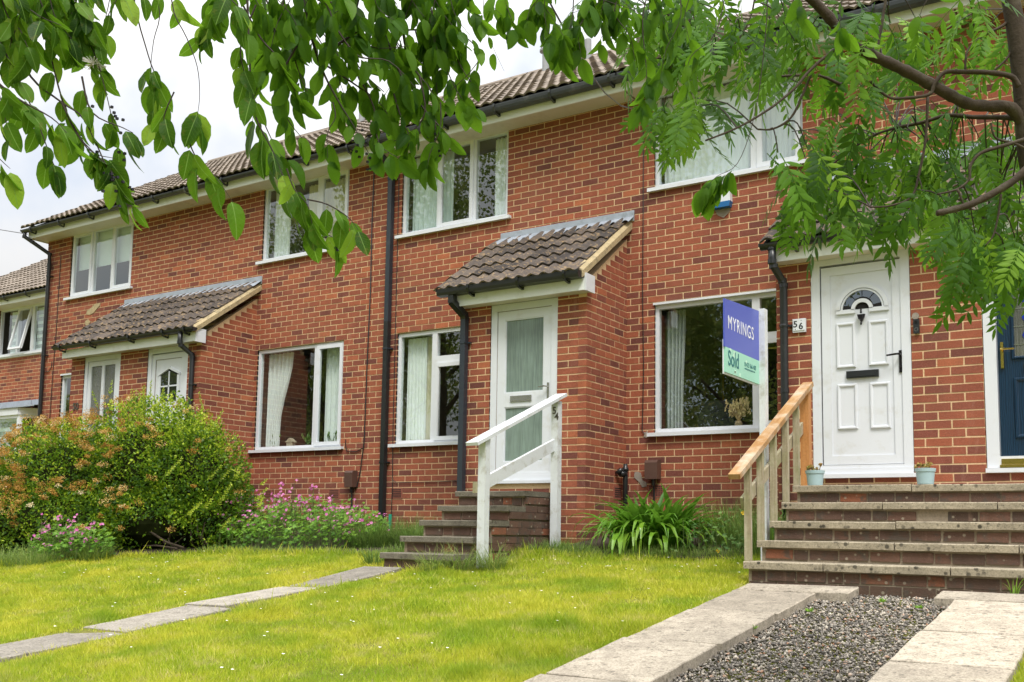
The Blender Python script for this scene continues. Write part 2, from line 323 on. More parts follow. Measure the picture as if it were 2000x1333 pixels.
def leaf_mat(name,stops,trans=(.30,.55,.04),tf=.4,rough=.45,spec=.5,vs=25,objrand=True,veins=False):
    m,t,out=M(name)
    f=N(t,'ShaderNodeObjectInfo').outputs['Random'] if objrand else tone(t)
    c=ramp(t,f,stops); c=mixc(t,.5,c,ramp(t,noise(t,vs,3),[(.3,gray(.7)),(.7,gray(1.25))]),'MULTIPLY')
    if veins:
        oc=N(t,'ShaderNodeTexCoord').outputs['Object']; sx=N(t,'ShaderNodeSeparateXYZ',{0:oc}); ay=N(t,'ShaderNodeMath',{0:sx.outputs[1]},operation='ABSOLUTE').outputs[0]
        rib=ramp(t,ay,[(.006,gray(1)),(.016,gray(0))]); vx=N(t,'ShaderNodeMath',{0:ay,1:-.9,2:sx.outputs[0]},operation='MULTIPLY_ADD').outputs[0]
        wv=N(t,'ShaderNodeMath',{0:N(t,'ShaderNodeMath',{0:vx,1:56.},operation='MULTIPLY').outputs[0]},operation='SINE').outputs[0]; sv=ramp(t,wv,[(.86,gray(0)),(1,gray(.35))])
        c=mixc(t,sv,c,(.16,.30,.05)); c=mixc(t,rib,c,(.24,.40,.10))
        hn=N(t,'ShaderNodeTexNoise',{'Scale':7.,'Detail':2.,'Vector':oc}).outputs[0]; c=mixc(t,ramp(t,hn,[(.60,gray(0)),(.72,gray(.55))]),c,(.16,.15,.03))
    p=N(t,'ShaderNodeBsdfPrincipled',{'Base Color':c,'Roughness':rough,'Specular IOR Level':spec})
    tc_=mixc(t,.45,c,trans); tr=N(t,'ShaderNodeBsdfTranslucent',{'Color':tc_})
    x=N(t,'ShaderNodeMixShader',{0:tf,1:p.outputs[0],2:tr.outputs[0]}); t.links.new(x.outputs[0],out.inputs[0]); return m
m_bigleaf=leaf_mat('broad_leaf',[(0,(.018,.058,.007)),(.45,(.048,.13,.010)),(.85,(.11,.24,.018)),(.93,(.26,.42,.04)),(1,(.32,.48,.06))],(.26,.52,.02),.5,.5,.22,18,True,True)
PINC=[(0,(.018,.06,.008)),(.4,(.045,.13,.012)),(.8,(.11,.25,.018)),(1,(.25,.42,.04))]
m_pinleaf=leaf_mat('pinnate_leaf',PINC,(.28,.55,.03),.45,.5,.18,18)
m_stuffleaf=leaf_mat('broad_leaf_mass',[(0,(.018,.058,.007)),(.5,(.05,.135,.010)),(1,(.13,.27,.02))],(.26,.52,.02),.5,.5,.22,18,False)
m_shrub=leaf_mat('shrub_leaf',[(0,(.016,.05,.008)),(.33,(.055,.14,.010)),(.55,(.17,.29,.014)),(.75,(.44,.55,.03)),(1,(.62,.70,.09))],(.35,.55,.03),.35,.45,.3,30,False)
m_flowerhead=leaf_mat('faded_flower_head',[(0,(.26,.12,.025)),(.4,(.50,.27,.055)),(.7,(.66,.44,.15)),(1,(.88,.76,.52))],(.5,.3,.1),.25,.8,.1,40,False)
m_treeleaf=leaf_mat('distant_tree_leaf',[(0,(.09,.14,.03)),(.5,(.19,.27,.05)),(1,(.38,.36,.08))],(.42,.5,.1),.25,.6,.3,3,False)
m_gleaf=leaf_mat('geranium_leaf',[(0,(.035,.11,.012)),(.5,(.11,.26,.025)),(1,(.27,.46,.06))],(.35,.6,.05),.4,.5,.3,30,False)
m_pink=leaf_mat('pink_petal',[(0,(.62,.13,.42)),(1,(.82,.32,.62))],(.8,.3,.6),.4,.6,.2,30,False)
m_strap=leaf_mat('strap_leaf',[(0,(.045,.14,.010)),(.5,(.12,.29,.02)),(1,(.28,.48,.05))],(.25,.5,.05),.35,.35,.5,12,False)
m_grassclump=leaf_mat('tuft_grass',[(0,(.07,.14,.03)),(.5,(.17,.27,.05)),(1,(.38,.42,.13))],(.3,.45,.1),.35,.6,.3,12,False)
m_weed=leaf_mat('weed_leaf',[(0,(.05,.13,.025)),(.6,(.14,.26,.06)),(1,(.30,.42,.15))],(.3,.45,.1),.3,.6,.3,20,False)
m_yellow=simple('yellow_petal',(.85,.55,.01),.6)
m_whitepetal=simple('white_petal',(.85,.85,.80),.6)
def grass_mat():
    m,t,out=M('lawn_grass'); P=pos(t)
    c=ramp(t,tone(t),[(0,(.16,.26,.018)),(.35,(.34,.45,.024)),(.7,(.52,.58,.042)),(.88,(.66,.63,.12)),(1,(.74,.64,.28))])
    pt=noise(t,.9,5,.6,P); c=mixc(t,ramp(t,pt,[(.42,gray(0)),(.60,gray(.8))]),c,(.66,.62,.07))
    c=mixc(t,ramp(t,noise(t,5.5,5,.65,P),[(.56,gray(0)),(.66,gray(.7))]),c,(.66,.56,.25))
    c=mixc(t,ramp(t,noise(t,1.7,5,.65,P),[(.48,gray(0)),(.64,gray(.7))]),c,(.21,.36,.022))
    p=N(t,'ShaderNodeBsdfPrincipled',{'Base Color':c,'Roughness':.6,'Specular IOR Level':.25}); tr=N(t,'ShaderNodeBsdfTranslucent',{'Color':mixc(t,.4,c,(.45,.6,.05))})
    x=N(t,'ShaderNodeMixShader',{0:.4,1:p.outputs[0],2:tr.outputs[0]}); t.links.new(x.outputs[0],out.inputs[0]); return m
m_grass=grass_mat()
m_ground,t_,o_=M('lawn_soil'); P_=pos(t_)
c=mixc(t_,noise(t_,6,6,.7,P_),(.10,.12,.02),(.25,.25,.06)); c=mixc(t_,ramp(t_,noise(t_,1.5,4,.6,P_),[(.5,gray(0)),(.7,gray(.6))]),c,(.30,.22,.09))
t_.links.new(N(t_,'ShaderNodeBsdfPrincipled',{'Base Color':c,'Roughness':1.,'Specular IOR Level':.1,'Normal':N(t_,'ShaderNodeBump',{'Strength':1.,'Distance':.02,'Height':noise(t_,40,5,.7,P_)}).outputs[0]}).outputs[0],o_.inputs[0])
m_bed=simple('bed_soil',(.045,.032,.022),.95,var=.4,vscale=15,bump=1,bscale=30)
m_bark,t_,o_=M('grey_brown_bark'); P_=pos(t_)
c=mixc(t_,noise(t_,25,6,.7,P_),(.022,.016,.012),(.095,.072,.05)); c=mixc(t_,ramp(t_,noise(t_,9,4,.6,P_),[(.55,gray(0)),(.7,gray(.6))]),c,(.13,.12,.085))
t_.links.new(N(t_,'ShaderNodeBsdfPrincipled',{'Base Color':c,'Roughness':.85,'Specular IOR Level':.25,'Normal':N(t_,'ShaderNodeBump',{'Strength':.8,'Distance':.006,'Height':noise(t_,60,5,.7,P_)}).outputs[0]}).outputs[0],o_.inputs[0])
m_twig=simple('dark_twig',(.035,.022,.016),.7)
m_greentwig=simple('green_twig',(.10,.14,.04),.7)
m_gravel,t_,o_=M('gravel_stone')
c=ramp(t_,tone(t_),[(0,(.085,.078,.07)),(.35,(.20,.18,.16)),(.7,(.34,.305,.26)),(.93,(.56,.50,.41)),(1,(.42,.20,.11))]); c=mixc(t_,.5,c,ramp(t_,noise(t_,60,4),[(.3,gray(.7)),(.7,gray(1.2))]),'MULTIPLY')
t_.links.new(N(t_,'ShaderNodeBsdfPrincipled',{'Base Color':c,'Roughness':.85,'Specular IOR Level':.25}).outputs[0],o_.inputs[0])
m_berry=simple('dark_berry',(.015,.012,.02),.3)
m_sign_blue=simple('sign_blue',(.085,.115,.50),.3,var=.04,vscale=3)
m_sign_mint=simple('sign_mint',(.33,.66,.52),.3,var=.06,vscale=12)
m_sign_white=simple('sign_lettering_white',(.85,.87,.9),.5)
m_sign_teal=simple('sign_lettering_teal',(.02,.16,.18),.5)
m_mint_dot=simple('sign_mint_fleck',(.55,.82,.66),.4)

# ================================================================== ground
def axis(a,b,st): return [a+(b-a)*i/st for i in range(st+1)]
xs=sorted([-150,-80,-40,-25]+axis(-20,12,64)+[25,60,150,2.42,2.56,4.44,4.62]); ys=[-150,-80,-40,-25,-16]+axis(-11,-.4,40)+[-.2,3,10,40,150]
gm=MB()
for y in ys:
    for x in xs:
        z=gz(x,y)
        if -11<=y<=-.4: z+=.012*math.sin(x*2.1+y)*math.cos(y*1.7-x*.6)-.012
        if x>2.4 and x<4.6 and y<-2.9: z-=.07
        gm.v.append((x,y,z))
nx=len(xs)
for j in range(len(ys)-1):
    for i in range(nx-1):
        gm.f.append((j*nx+i,j*nx+i+1,(j+1)*nx+i+1,(j+1)*nx+i)); gm.a.append(.5); gm.m.append(0)
gm.build('ground',m_ground,kind='structure',smooth=True)

# ================================================================== houses
BL,BC=.2142,.075
def lay(u0,u1,z0,z1,openings,put,phase=.1507,quoins=(0,0)):
    "running bond between u0,u1; put(ua,ub,zc,j) receives every brick; quoins: 1 = this face shows headers at that end on odd courses, 2 = on even"
    j=math.floor(z0/BC+.01)
    while (j+1)*BC<=z1+.03:
        za,zb=j*BC+.006,(j+1)*BC-.006; zc=(za+zb)/2
        spans=[(u0,u1)]
        for (a,b,c,d) in openings:
            if c-.02<zc<d+.0:
                ns=[]
                for (s,e) in spans:
                    if b<=s or a>=e: ns.append((s,e)); continue
                    if a>s: ns.append((s,a))
                    if b<e: ns.append((b,e))
                spans=ns
        ph=phase+(BL/2 if j%2==0 else 0)
        for (s,e) in spans:
            n=math.ceil((s-ph)/BL-1e-6); x=s; cuts=[]
            while ph+n*BL<e-1e-6: cuts.append(ph+n*BL); n+=1
            cuts=[c for c in cuts if c-s>.045 and e-c>.045]
            ed=[s]+cuts+[e]
            for k in range(len(ed)-1):
                if ed[k+1]-ed[k]>.03: put(ed[k]+.006 if k else ed[k],ed[k+1]-.006 if k<len(ed)-2 else ed[k+1],zc,j)
        j+=1
# brick variants: a slightly irregular unit block, several tones
def unit_block(tn,r):
    b=MB(); v=[]
    b.box(-.5,.5,-.5,.5,-.5,.5,tn); 
    b.v=[(x+r.uniform(-.008,.008),y+r.uniform(-.008,.008),z+r.uniform(-.025,.025)) for x,y,z in b.v]; return b
BVAR=[unit_block((i+.5)/14,R).mesh('brick',m_brick) for i in range(14)]
OVAR=[unit_block((i+.5)/12,R).mesh('brick',m_oldbrick) for i in range(12)]
def brick_tone(x,z):
    t=R.gauss(.55,.17)
    if R.random()<.13: t=R.uniform(.02,.3)
    if z<.3 and z>-.6 : t-=.06
    if z<-.05 and z>-.25: t+=.2
    return min(.99,max(.01,t))
def place_bricks(lst,parent,var=BVAR,mat=None,maxobj=300,vis=True):
    "lst of (cx,cy,cz,sx,sy,sz,tone)"
    mat=mat or m_brick
    def score(b):
        x,y,z=px_of(b[:3])
        inside=(-20<x<2020 and -20<y<1350 and z>0)
        return (0 if inside else 1,z)
    lst=sorted(lst,key=score)
    for b in lst[:maxobj]:
        me=var[min(len(var)-1,int(b[6]*len(var)))]
        o=bpy.data.objects.new('brick',me); COL.objects.link(o); o.parent=parent
        o.location=Vector(b[:3])-world_off(parent); o.scale=b[3:6]
    rest=lst[maxobj:]
    if rest:
        m=MB()
        for b in rest: m.box(b[0]-b[3]/2,b[0]+b[3]/2,b[1]-b[4]/2,b[1]+b[4]/2,b[2]-b[5]/2,b[2]+b[5]/2,b[6],skip=())
        m.build('bricks',mat,parent,kind='stuff')
HOUSE={}
HX=dict(h48=(-19.5,-11.6),h50=(-11.42,-7.51),h52=(-7.51,-3.83),h54=(-3.83,.09),h56=(.09,3.56),h58=(3.56,7.2))
HL=dict(h48='set-back red brick house at the left edge with a tilted open window',
        h50='red brick terraced house with a roller blind upstairs, behind the tallest part of the hedge',
        h52='red brick terraced house above the pink geraniums, brown meter box beside its downstairs window',
        h54='red brick terraced house with a single tiled porch and reeded glass door',
        h56='red brick terraced house with the white fanlight front door and blue-based alarm box',
        h58='red brick terraced house at the right edge with the dark blue front door')
for k in HX:
    HOUSE[k]=thing('terraced_house',HL[k],'house',((HX[k][0]+HX[k][1])/2,2 if k=='h48' else 0,-.35),'houses of the brick terrace')
ZTOP=4.70; ZB=-.75
win_open={'h50':[(-10.72,-9.03,3.525,4.8),(-10.79,-9.1,.75,2.25)],
 'h52':[(-5.985,-4.30,3.525,4.8),(-5.985,-4.305,.75,2.25)],
 'h54':[(-3.345,-1.655,3.525,4.8),(-3.36,-1.68,.75,2.25)],
 'h56':[(.337,2.03,3.525,4.8),(.34,2.02,.75,2.25)],'h58':[(5.1,6.7,3.525,4.8)]}
allopen=[w for v in win_open.values() for w in v]
# air bricks take the place of bricks in the wall
VENTS=[(-5.79,-5.575,.075,.225),(-4.49,-4.285,.075,.225),(-3.385,-3.20,.075,.225),(.262,.478,.075,.225)]
porch_gap=[(-8.85,-6.15,ZB,2.85),(-1.48,-.12,ZB,2.85),(2.25,4.9,ZB,2.85)]
def house_of(x):
    for k,(a,b) in HX.items():
        if k!='h48' and a<=x<b: return k
    return 'h58' if x>3 else 'h50'
WALL={}
def wall_piece(m,a,b,c,d,y0,y1): m.box(a,b,y0,y1,c,d)
def solid_wall(m,u0,u1,z0,z1,ops,y0,y1):
    xs_=sorted({u0,u1,*[min(max(v,u0),u1) for o in ops for v in o[:2]]})
    for a,b in zip(xs_,xs_[1:]):
        if b-a<1e-4: continue
        c=(a+b)/2; zz=[z0]; blocks=sorted((o[2],o[3]) for o in ops if o[0]<c<o[1]); cur=z0
        for (za,zb) in blocks:
            if za>cur: m.box(a,b,y0,y1,cur,min(za,z1))
            cur=max(cur,zb)
        if cur<z1: m.box(a,b,y0,y1,cur,z1)
for k in ('h50','h52','h54','h56','h58'):
    m=MB(); solid_wall(m,HX[k][0]+.001*(k!='h50'),HX[k][1],ZB,ZTOP,win_open.get(k,[])+[(a,b,ZB,d-.1) for a,b,c,d in porch_gap if HX[k][0]-2<a<HX[k][1]+2],.005,.105)
    WALL[k]=m.build('wall',m_mortar,HOUSE[k])
BR_L={k:[] for k in HX}
def put_main(a,b,z,j):
    k=house_of((a+b)/2); dz=R.uniform(-.0006,.0006)
    BR_L[k].append(((a+b)/2,.0265+R.uniform(-.001,.001),z+dz,b-a,.05,.063,brick_tone(a,z)))
lay(-11.42,7.2,ZB+.15,ZTOP,allopen+VENTS+porch_gap,put_main)
# gable end return of 50
for k in ('h50',):
    m=MB(); m.box(-11.42,-11.32,.106,7,ZB,ZTOP); m.build('wall',m_mortar,HOUSE[k])
# ---- porches
def verge_z(y,top=3.08,sl=.735): return top+y*sl
PW={}
def porch(k,x0,x1,yf,ops,side=True,hx=None):
    hs=hx or [k]
    m=MB(); solid_wall(m,x0+.005,x1-.005,ZB,2.235,ops,yf+.005,yf+.1)
    for xa,xb,vis in ((x0+.005,x0+.1,False),(x1-.1,x1-.005,True)):
        b=len(m.v); ya,yb=yf+.1001,.004
        z1,z2=verge_z(ya)-.06,verge_z(yb)-.06
        m.v+=[(xa,ya,ZB),(xb,ya,ZB),(xb,yb,ZB),(xa,yb,ZB),(xa,ya,z1),(xb,ya,z1),(xb,yb,z2),(xa,yb,z2)]
        for f in ((3,2,1,0),(4,5,6,7),(0,1,5,4),(2,3,7,6),(3,0,4,7),(1,2,6,5)): m.f.append(tuple(b+i for i in f)); m.a.append(.5); m.m.append(0)
    w=m.build('porch_wall',m_mortar,HOUSE[k])
    L=[]
    # front: even courses run through to the corner, odd courses stop for the side stretcher's header
    def putf(a,b,z,j): L.append(((a+b)/2,yf+.052+R.uniform(-.001,.001),z,b-a,.1,.063,brick_tone(a,z)))
    lay(x0,x1,ZB+.15,2.235,ops+[(x1-.104,x1+.1,ZB,9)],putf,phase=x0+.1)
    def puts(a,b,z,j): 
        if z<verge_z((a+b)/2)-.05 and b-a>.03: L.append((x1-.052+R.uniform(-.001,.001),(a+b)/2,z,.1,b-a,.063,brick_tone(a,z)))
    j=math.floor((ZB+.15)/BC)
    while (j+1)*BC<3.2:
        z=(j+.5)*BC
        if j%2==0:
            if z<2.2: L.append((x1-.052,yf+.052,z,.1,.1,.063,brick_tone(0,z)))      # header seen on the side
            s=yf+.11
        else: s=yf
        if z>2.15: s=max(yf+(.11 if j%2==0 and z<2.2 else .01),(z+.125-3.08)/.735)
        n=s; first=True
        while n<-.03:
            e=min(n+BL-.01,0); 
            if -e<.035: e=-.002
            if j%2==1 and first:
                puts(n,e,z,j)
            else: puts(n,e,z,j)
            n=e+.01; first=False
        j+=1
    return w,L
w,L52=porch('h52',-9.0,-6.03,-.98,[(-8.68,-7.80,.2,2.3),(-7.18,-6.30,.2,2.3)])
BR_L['h52']+=[]; PW['h52']=w; 
w,L54=porch('h54',-1.61,0.,-.93,[(-1.235,-.36,.2,2.3)]); PW['h54']=w
w,L56=porch('h56',2.09,5.05,-1.08,[(2.41,3.275,.225,2.3),(3.835,4.70,.225,2.3)]); PW['h56']=w
# porch front left quoin of 56 and 54: short returns on the hidden side are part of the wall mesh
# the largest 300 bricks of each house stay single objects: share them between wall and porch by distance
for k,Lp in (('h52',L52),('h54',L54),('h56',L56)):
    allb=[(px_of(b[:3])[2]+(0 if (0<px_of(b[:3])[0]<2000 and 0<px_of(b[:3])[1]<1333) else 100),0,b) for b in BR_L[k]]+[(px_of(b[:3])[2]+(0 if (0<px_of(b[:3])[0]<2000 and 0<px_of(b[:3])[1]<1333) else 100),1,b) for b in Lp]
    allb.sort(key=lambda q:q[0]); npz=sum(1 for q in allb[:300] if q[1]==1)
    place_bricks(Lp,PW[k],maxobj=npz); place_bricks(BR_L[k],WALL[k],maxobj=300-npz)
for k in ('h50','h58'): place_bricks(BR_L[k],WALL[k],maxobj=300 if k=='h50' else 60)
def loc_part(name,mb,mats,house,**k): return mb.build(name,mats,HOUSE[house],**k)

# ---- windows
def window(k,x0,x1,z0,z1,y,cols,room=True,sill=True,head_trim=False,blind=None):
    """cols: list of (xa,xb,[(za,zb,kind,mat)...]) pane cells inside the frame; kind 'fixed' or 'casement'"""
    H=HOUSE[k]; f=MB(); fw=.045; ya,yb=y,y+.065
    f.box(x0,x0+fw,ya,yb,z0,z1); f.box(x1-fw,x1,ya,yb,z0,z1); f.box(x0+fw,x1-fw,ya+.0005,yb,z1-fw,z1); f.box(x0+fw,x1-fw,ya+.0005,yb,z0,z0+fw)
    edges=[]
    for i,(xa,xb,cells) in enumerate(cols):
        if i: f.box(cols[i-1][1],xa,ya+.001,yb,z0+fw,z1-fw)
        for q in range(len(cells)-1): f.box(xa,xb,ya+.0015,yb,cells[q][1],cells[q+1][0])
    W_=f.build('window',m_upvc,H)
    for (xa,xb,cells) in cols:
        for (za,zb,kind,mat) in cells:
            p=MB()
            if kind=='casement':
                s=MB(); o=.016; w=.05; c0,c1=ya-.016,ya+.03
                s.box(xa-o,xa+w-o,c0,c1,za-o,zb+o); s.box(xb-w+o,xb+o,c0,c1,za-o,zb+o)
                s.box(xa+w-o,xb-w+o,c0+.0005,c1,zb-w+o,zb+o); s.box(xa+w-o,xb-w+o,c0+.0005,c1,za-o,za+w-o)
                g=.008; s.box(xa+w-o,xa+w-o+g,c0+.008,c1,za+w-o,zb-w+o); s.box(xb-w+o-g,xb-w+o,c0+.008,c1,za+w-o,zb-w+o)
                s.build('casement',m_upvc,W_)
                p.quad([(xa+w-o,c0+.018,za+w-o),(xb-w+o,c0+.018,za+w-o),(xb-w+o,c0+.018,zb-w+o),(xa+w-o,c0+.018,zb-w+o)])
            elif kind=='tilt':
                s=MB(); pr=R; w=.045
                def P_(x,z,d=0): # sash hinged at the top, pushed out at the foot
                    a=math.radians(13); hh=zb-z; return (x,ya-.01-math.sin(a)*hh+d,zb-math.cos(a)*hh)
                def bar(xa_,xb_,za_,zb_):
                    b=len(s.v); s.v+=[P_(xa_,za_),P_(xb_,za_),P_(xb_,za_,.05),P_(xa_,za_,.05),P_(xa_,zb_),P_(xb_,zb_),P_(xb_,zb_,.05),P_(xa_,zb_,.05)]
                    for ff in ((3,2,1,0),(4,5,6,7),(0,1,5,4),(2,3,7,6),(3,0,4,7),(1,2,6,5)): s.f.append(tuple(b+i for i in ff)); s.a.append(.5); s.m.append(0)
                bar(xa,xa+w,za,zb); bar(xb-w,xb,za,zb); bar(xa+w,xb-w,za,za+w); bar(xa+w,xb-w,zb-w,zb)
                s.build('casement',m_upvc,W_,label='sash pushed open at the foot')
                p.quad([P_(xa+w,za+w,.02),P_(xb-w,za+w,.02),P_(xb-w,zb-w,.02),P_(xa+w,zb-w,.02)])
            else:
                g=.008
                b=MB(); yy=ya+.012
                p.quad([(xa,ya+.022,za),(xb,ya+.022,za),(xb,ya+.022,zb),(xa,ya+.022,zb)])
            p.build('pane',mat,W_)
    if sill:
        s=MB(); s.box(x0-.065,x1+.06,y-.085,y+.03,z0-.034,z0-.001); s.box(x0-.065,x1+.06,y-.087,y-.079,z0-.042,z0-.0345)
        s.build('sill',m_upvc,W_)
    if head_trim:
        s=MB(); s.box(x0-.01,x1,y-.045,y+.02,z1+.001,z1+.024); s.build('head_drip',m_upvc,W_)
    if room:
        r=MB(); a,b,c,d,e,g=x0-.12,x1+.12,.11,2.6,z0-.25,z1+.12
        V=[(a,c,e),(b,c,e),(b,d,e),(a,d,e),(a,c,g),(b,c,g),(b,d,g),(a,d,g)]
        for ff in ((0,1,2,3),(7,6,5,4),(3,2,6,7),(0,3,7,4),(2,1,5,6)): r.quad([V[i] for i in ff])
        r.build('room_wall',m_room,H)
    return W_
G=m_glass
ZA,ZBw=3.56,4.695
window('h50',-10.72,-9.03,ZA,ZBw,.03,[(-10.675,-10.165,[(ZA+.045,ZBw-.045,'casement',G)]),(-10.10,-9.62,[(ZA+.045,ZBw-.045,'fixed',G)]),(-9.555,-9.075,[(ZA+.045,ZBw-.045,'casement',G)])])
window('h52',-5.985,-4.305,ZA,ZBw,.03,[(-5.94,-4.92,[(ZA+.045,ZBw-.045,'fixed',G)]),(-4.84,-4.35,[(ZA+.045,ZBw-.045,'casement',G)])])
window('h54',-3.345,-1.655,ZA,ZBw,.03,[(-3.30,-2.78,[(ZA+.045,ZBw-.045,'fixed',G)]),(-2.735,-2.215,[(ZA+.045,ZBw-.045,'casement',G)]),(-2.16,-1.70,[(ZA+.045,ZBw-.045,'fixed',G)])])
window('h56',.337,2.03,ZA,ZBw,.03,[(.382,1.455,[(ZA+.045,ZBw-.045,'fixed',G)]),(1.545,1.985,[(ZA+.045,ZBw-.045,'casement',G)])])
window('h58',5.1,6.7,ZA,ZBw,.03,[(5.15,6.1,[(ZA+.045,ZBw-.045,'fixed',G)]),(6.16,6.65,[(ZA+.045,ZBw-.045,'casement',G)])])
ZC,ZD=.787,2.243
window('h50',-10.79,-9.1,ZC,ZD-.03,.03,[(-10.745,-9.7,[(ZC+.045,ZD-.075,'fixed',G)]),(-9.64,-9.145,[(ZC+.045,ZD-.075,'casement',G)])],head_trim=True)
window('h52',-5.985,-4.305,ZC,ZD,.03,[(-5.94,-4.87,[(ZC+.045,ZD-.045,'fixed',G)]),(-4.80,-4.35,[(ZC+.045,ZD-.045,'casement',G)])])
window('h54',-3.36,-1.68,ZC,ZD,.03,[(-3.315,-2.80,[(ZC+.045,ZD-.045,'fixed',G)]),(-2.72,-1.725,[(ZC+.045,1.79,'casement',G),(1.90,ZD-.045,'fixed',G)])])
window('h56',.34,2.02,ZC,ZD-.025,.03,[(.385,1.455,[(ZC+.045,ZD-.07,'fixed',G)]),(1.54,1.975,[(ZC+.045,1.715,'casement',G),(1.80,ZD-.07,'fixed',G)])],head_trim=True)

# ---- the set-back house at the left
m=MB(); ops48=[(-16.35,-14.55,3.24,4.5)]
solid_wall(m,-19.5,-11.6,ZB-.3,4.42,ops48,2.005,2.105); WALL['h48']=m.build('wall',m_mortar,HOUSE['h48'])
lst=[]
def put48(a,b,z,j):
    if a>-12.6 and False: return
    lst.append(((a+b)/2,2.0265+R.uniform(-.001,.001),z,b-a,.05,.063,brick_tone(a,z)))
lay(-19.5,-12.3,.6,4.42,ops48,put48)
place_bricks(lst,WALL['h48'],maxobj=300)
window('h48',-16.35,-14.55,3.30,4.34,2.03,[(-16.02,-15.70,[(3.345,4.295,'fixed',G)]),(-15.63,-15.16,[(3.345,4.295,'tilt',G)]),(-15.06,-14.6,[(3.345,4.295,'fixed',G)])],room=False)
r=MB(); a,b,c,d,e,g=-16.5,-14.4,2.11,4.0,3.0,4.5; V=[(a,c,e),(b,c,e),(b,d,e),(a,d,e),(a,c,g),(b,c,g),(b,d,g),(a,d,g)]
for ff in ((0,1,2,3),(7,6,5,4),(3,2,6,7),(0,3,7,4),(2,1,5,6)): r.quad([V[i] for i in ff])
r.build('room_wall',m_room,HOUSE['h48'])
m=MB(); m.box(-16.4,-14.5,1.965,2.02,3.235,3.299); m.build('sill_board',m_upvc,HOUSE['h48'])
m=MB()
for x in (-15.98,-15.46,-14.93): m.obox((x,1.962,3.267),(.011,0,0),(0,.003,0),(0,0,.011))
m.build('screw_cap',m_brown,HOUSE['h48'])
# horizontal striped blinds
def stripes(name,x0,x1,y,z0,z1,n,ma,mb,house):
    a=MB()
    for i in range(n):
        za=z0+(z1-z0)*i/n; a.box(x0,x1,y,y+.004,za,za+(z1-z0)/n*.94,mat=i%2)
    a.build(name,[ma,mb],HOUSE[house])
stripes('striped_blind',-16.05,-15.68,2.12,3.33,4.28,13,m_blind,m_grey_blind,'h48'); stripes('striped_blind',-15.08,-14.6,2.12,3.33,4.28,13,m_blind,m_grey_blind,'h48')
# bay window of 48
by=1.35
m=MB()
for (p,q) in (((-15.6,by),(-14.25,by)),((-14.25,by),(-13.75,1.98)),((-16.1,1.98),(-15.6,by))):
    n=Vector((q[1]-p[1],p[0]-q[0],0)).normalized()
    a=Vector((*p,0)); b=Vector((*q,0)); t=(b-a).normalized(); L=(b-a).length; nn=Vector((t.y,-t.x,0))
    def bx(s0,s1,z0,z1,d0=0,d1=.06):
        c=a+t*((s0+s1)/2)+Vector((0,0,(z0+z1)/2))-nn*((d0+d1)/2)*1; m.obox(c,t*((s1-s0)/2),nn*((d1-d0)/2),(0,0,(z1-z0)/2))
    bx(0,L,1.86,2.0,-.03,.06); bx(0,.07,.5,1.86); bx(L-.07,L,.5,1.86); bx(.07,L-.07,1.80,1.86,.002); bx(.07,L-.07,.5,.56,.002)
    g=MB(); y_=nn*-.03; g.quad([tuple(a+t*.07+Vector((0,0,.56))+y_),tuple(b-t*.07+Vector((0,0,.56))+y_),tuple(b-t*.07+Vector((0,0,1.8))+y_),tuple(a+t*.07+Vector((0,0,1.8))+y_)]); g.build('pane',G,HOUSE['h48'])
m.build('bay_window',m_upvc,HOUSE['h48'])
stripes('striped_blind',-15.52,-14.33,by+.12,.6,1.84,13,m_blind,m_grey_blind,'h48')
m=MB(); m.box(-16.05,-13.8,by+.3,1.9,.3,1.9); m.build('bay_interior',m_room,HOUSE['h48'])
m=MB()
b0=len(m.v)
for x0_,x1_ in ((-16.2,-14.9),(-14.88,-13.65)):
    m.quad([(x0_,1.29,2.02),(x1_,1.29,2.02),(x1_,1.995,2.13),(x0_,1.995,2.13)]); m.quad([(x0_,1.29,2.0),(x1_,1.29,2.0),(x1_,1.29,2.02),(x0_,1.29,2.02)]); m.box(x0_,x1_,1.985,2.0,2.13,2.27)
m.build('lead_apron',m_lead,HOUSE['h48'])
m=MB(); m.box(-16.1,-13.75,by+.02,1.98,-.6,.49); m.build('bay_base',m_upvc,HOUSE['h48'])
m=MB(); m.box(-19.5,-11.65,1.68,1.70,4.325,4.44); m.build('fascia',m_fascia,HOUSE['h48'])
m=MB(); m.box(-19.5,-11.65,1.701,2.1,4.33,4.345); m.build('soffit',m_soffit,HOUSE['h48'])

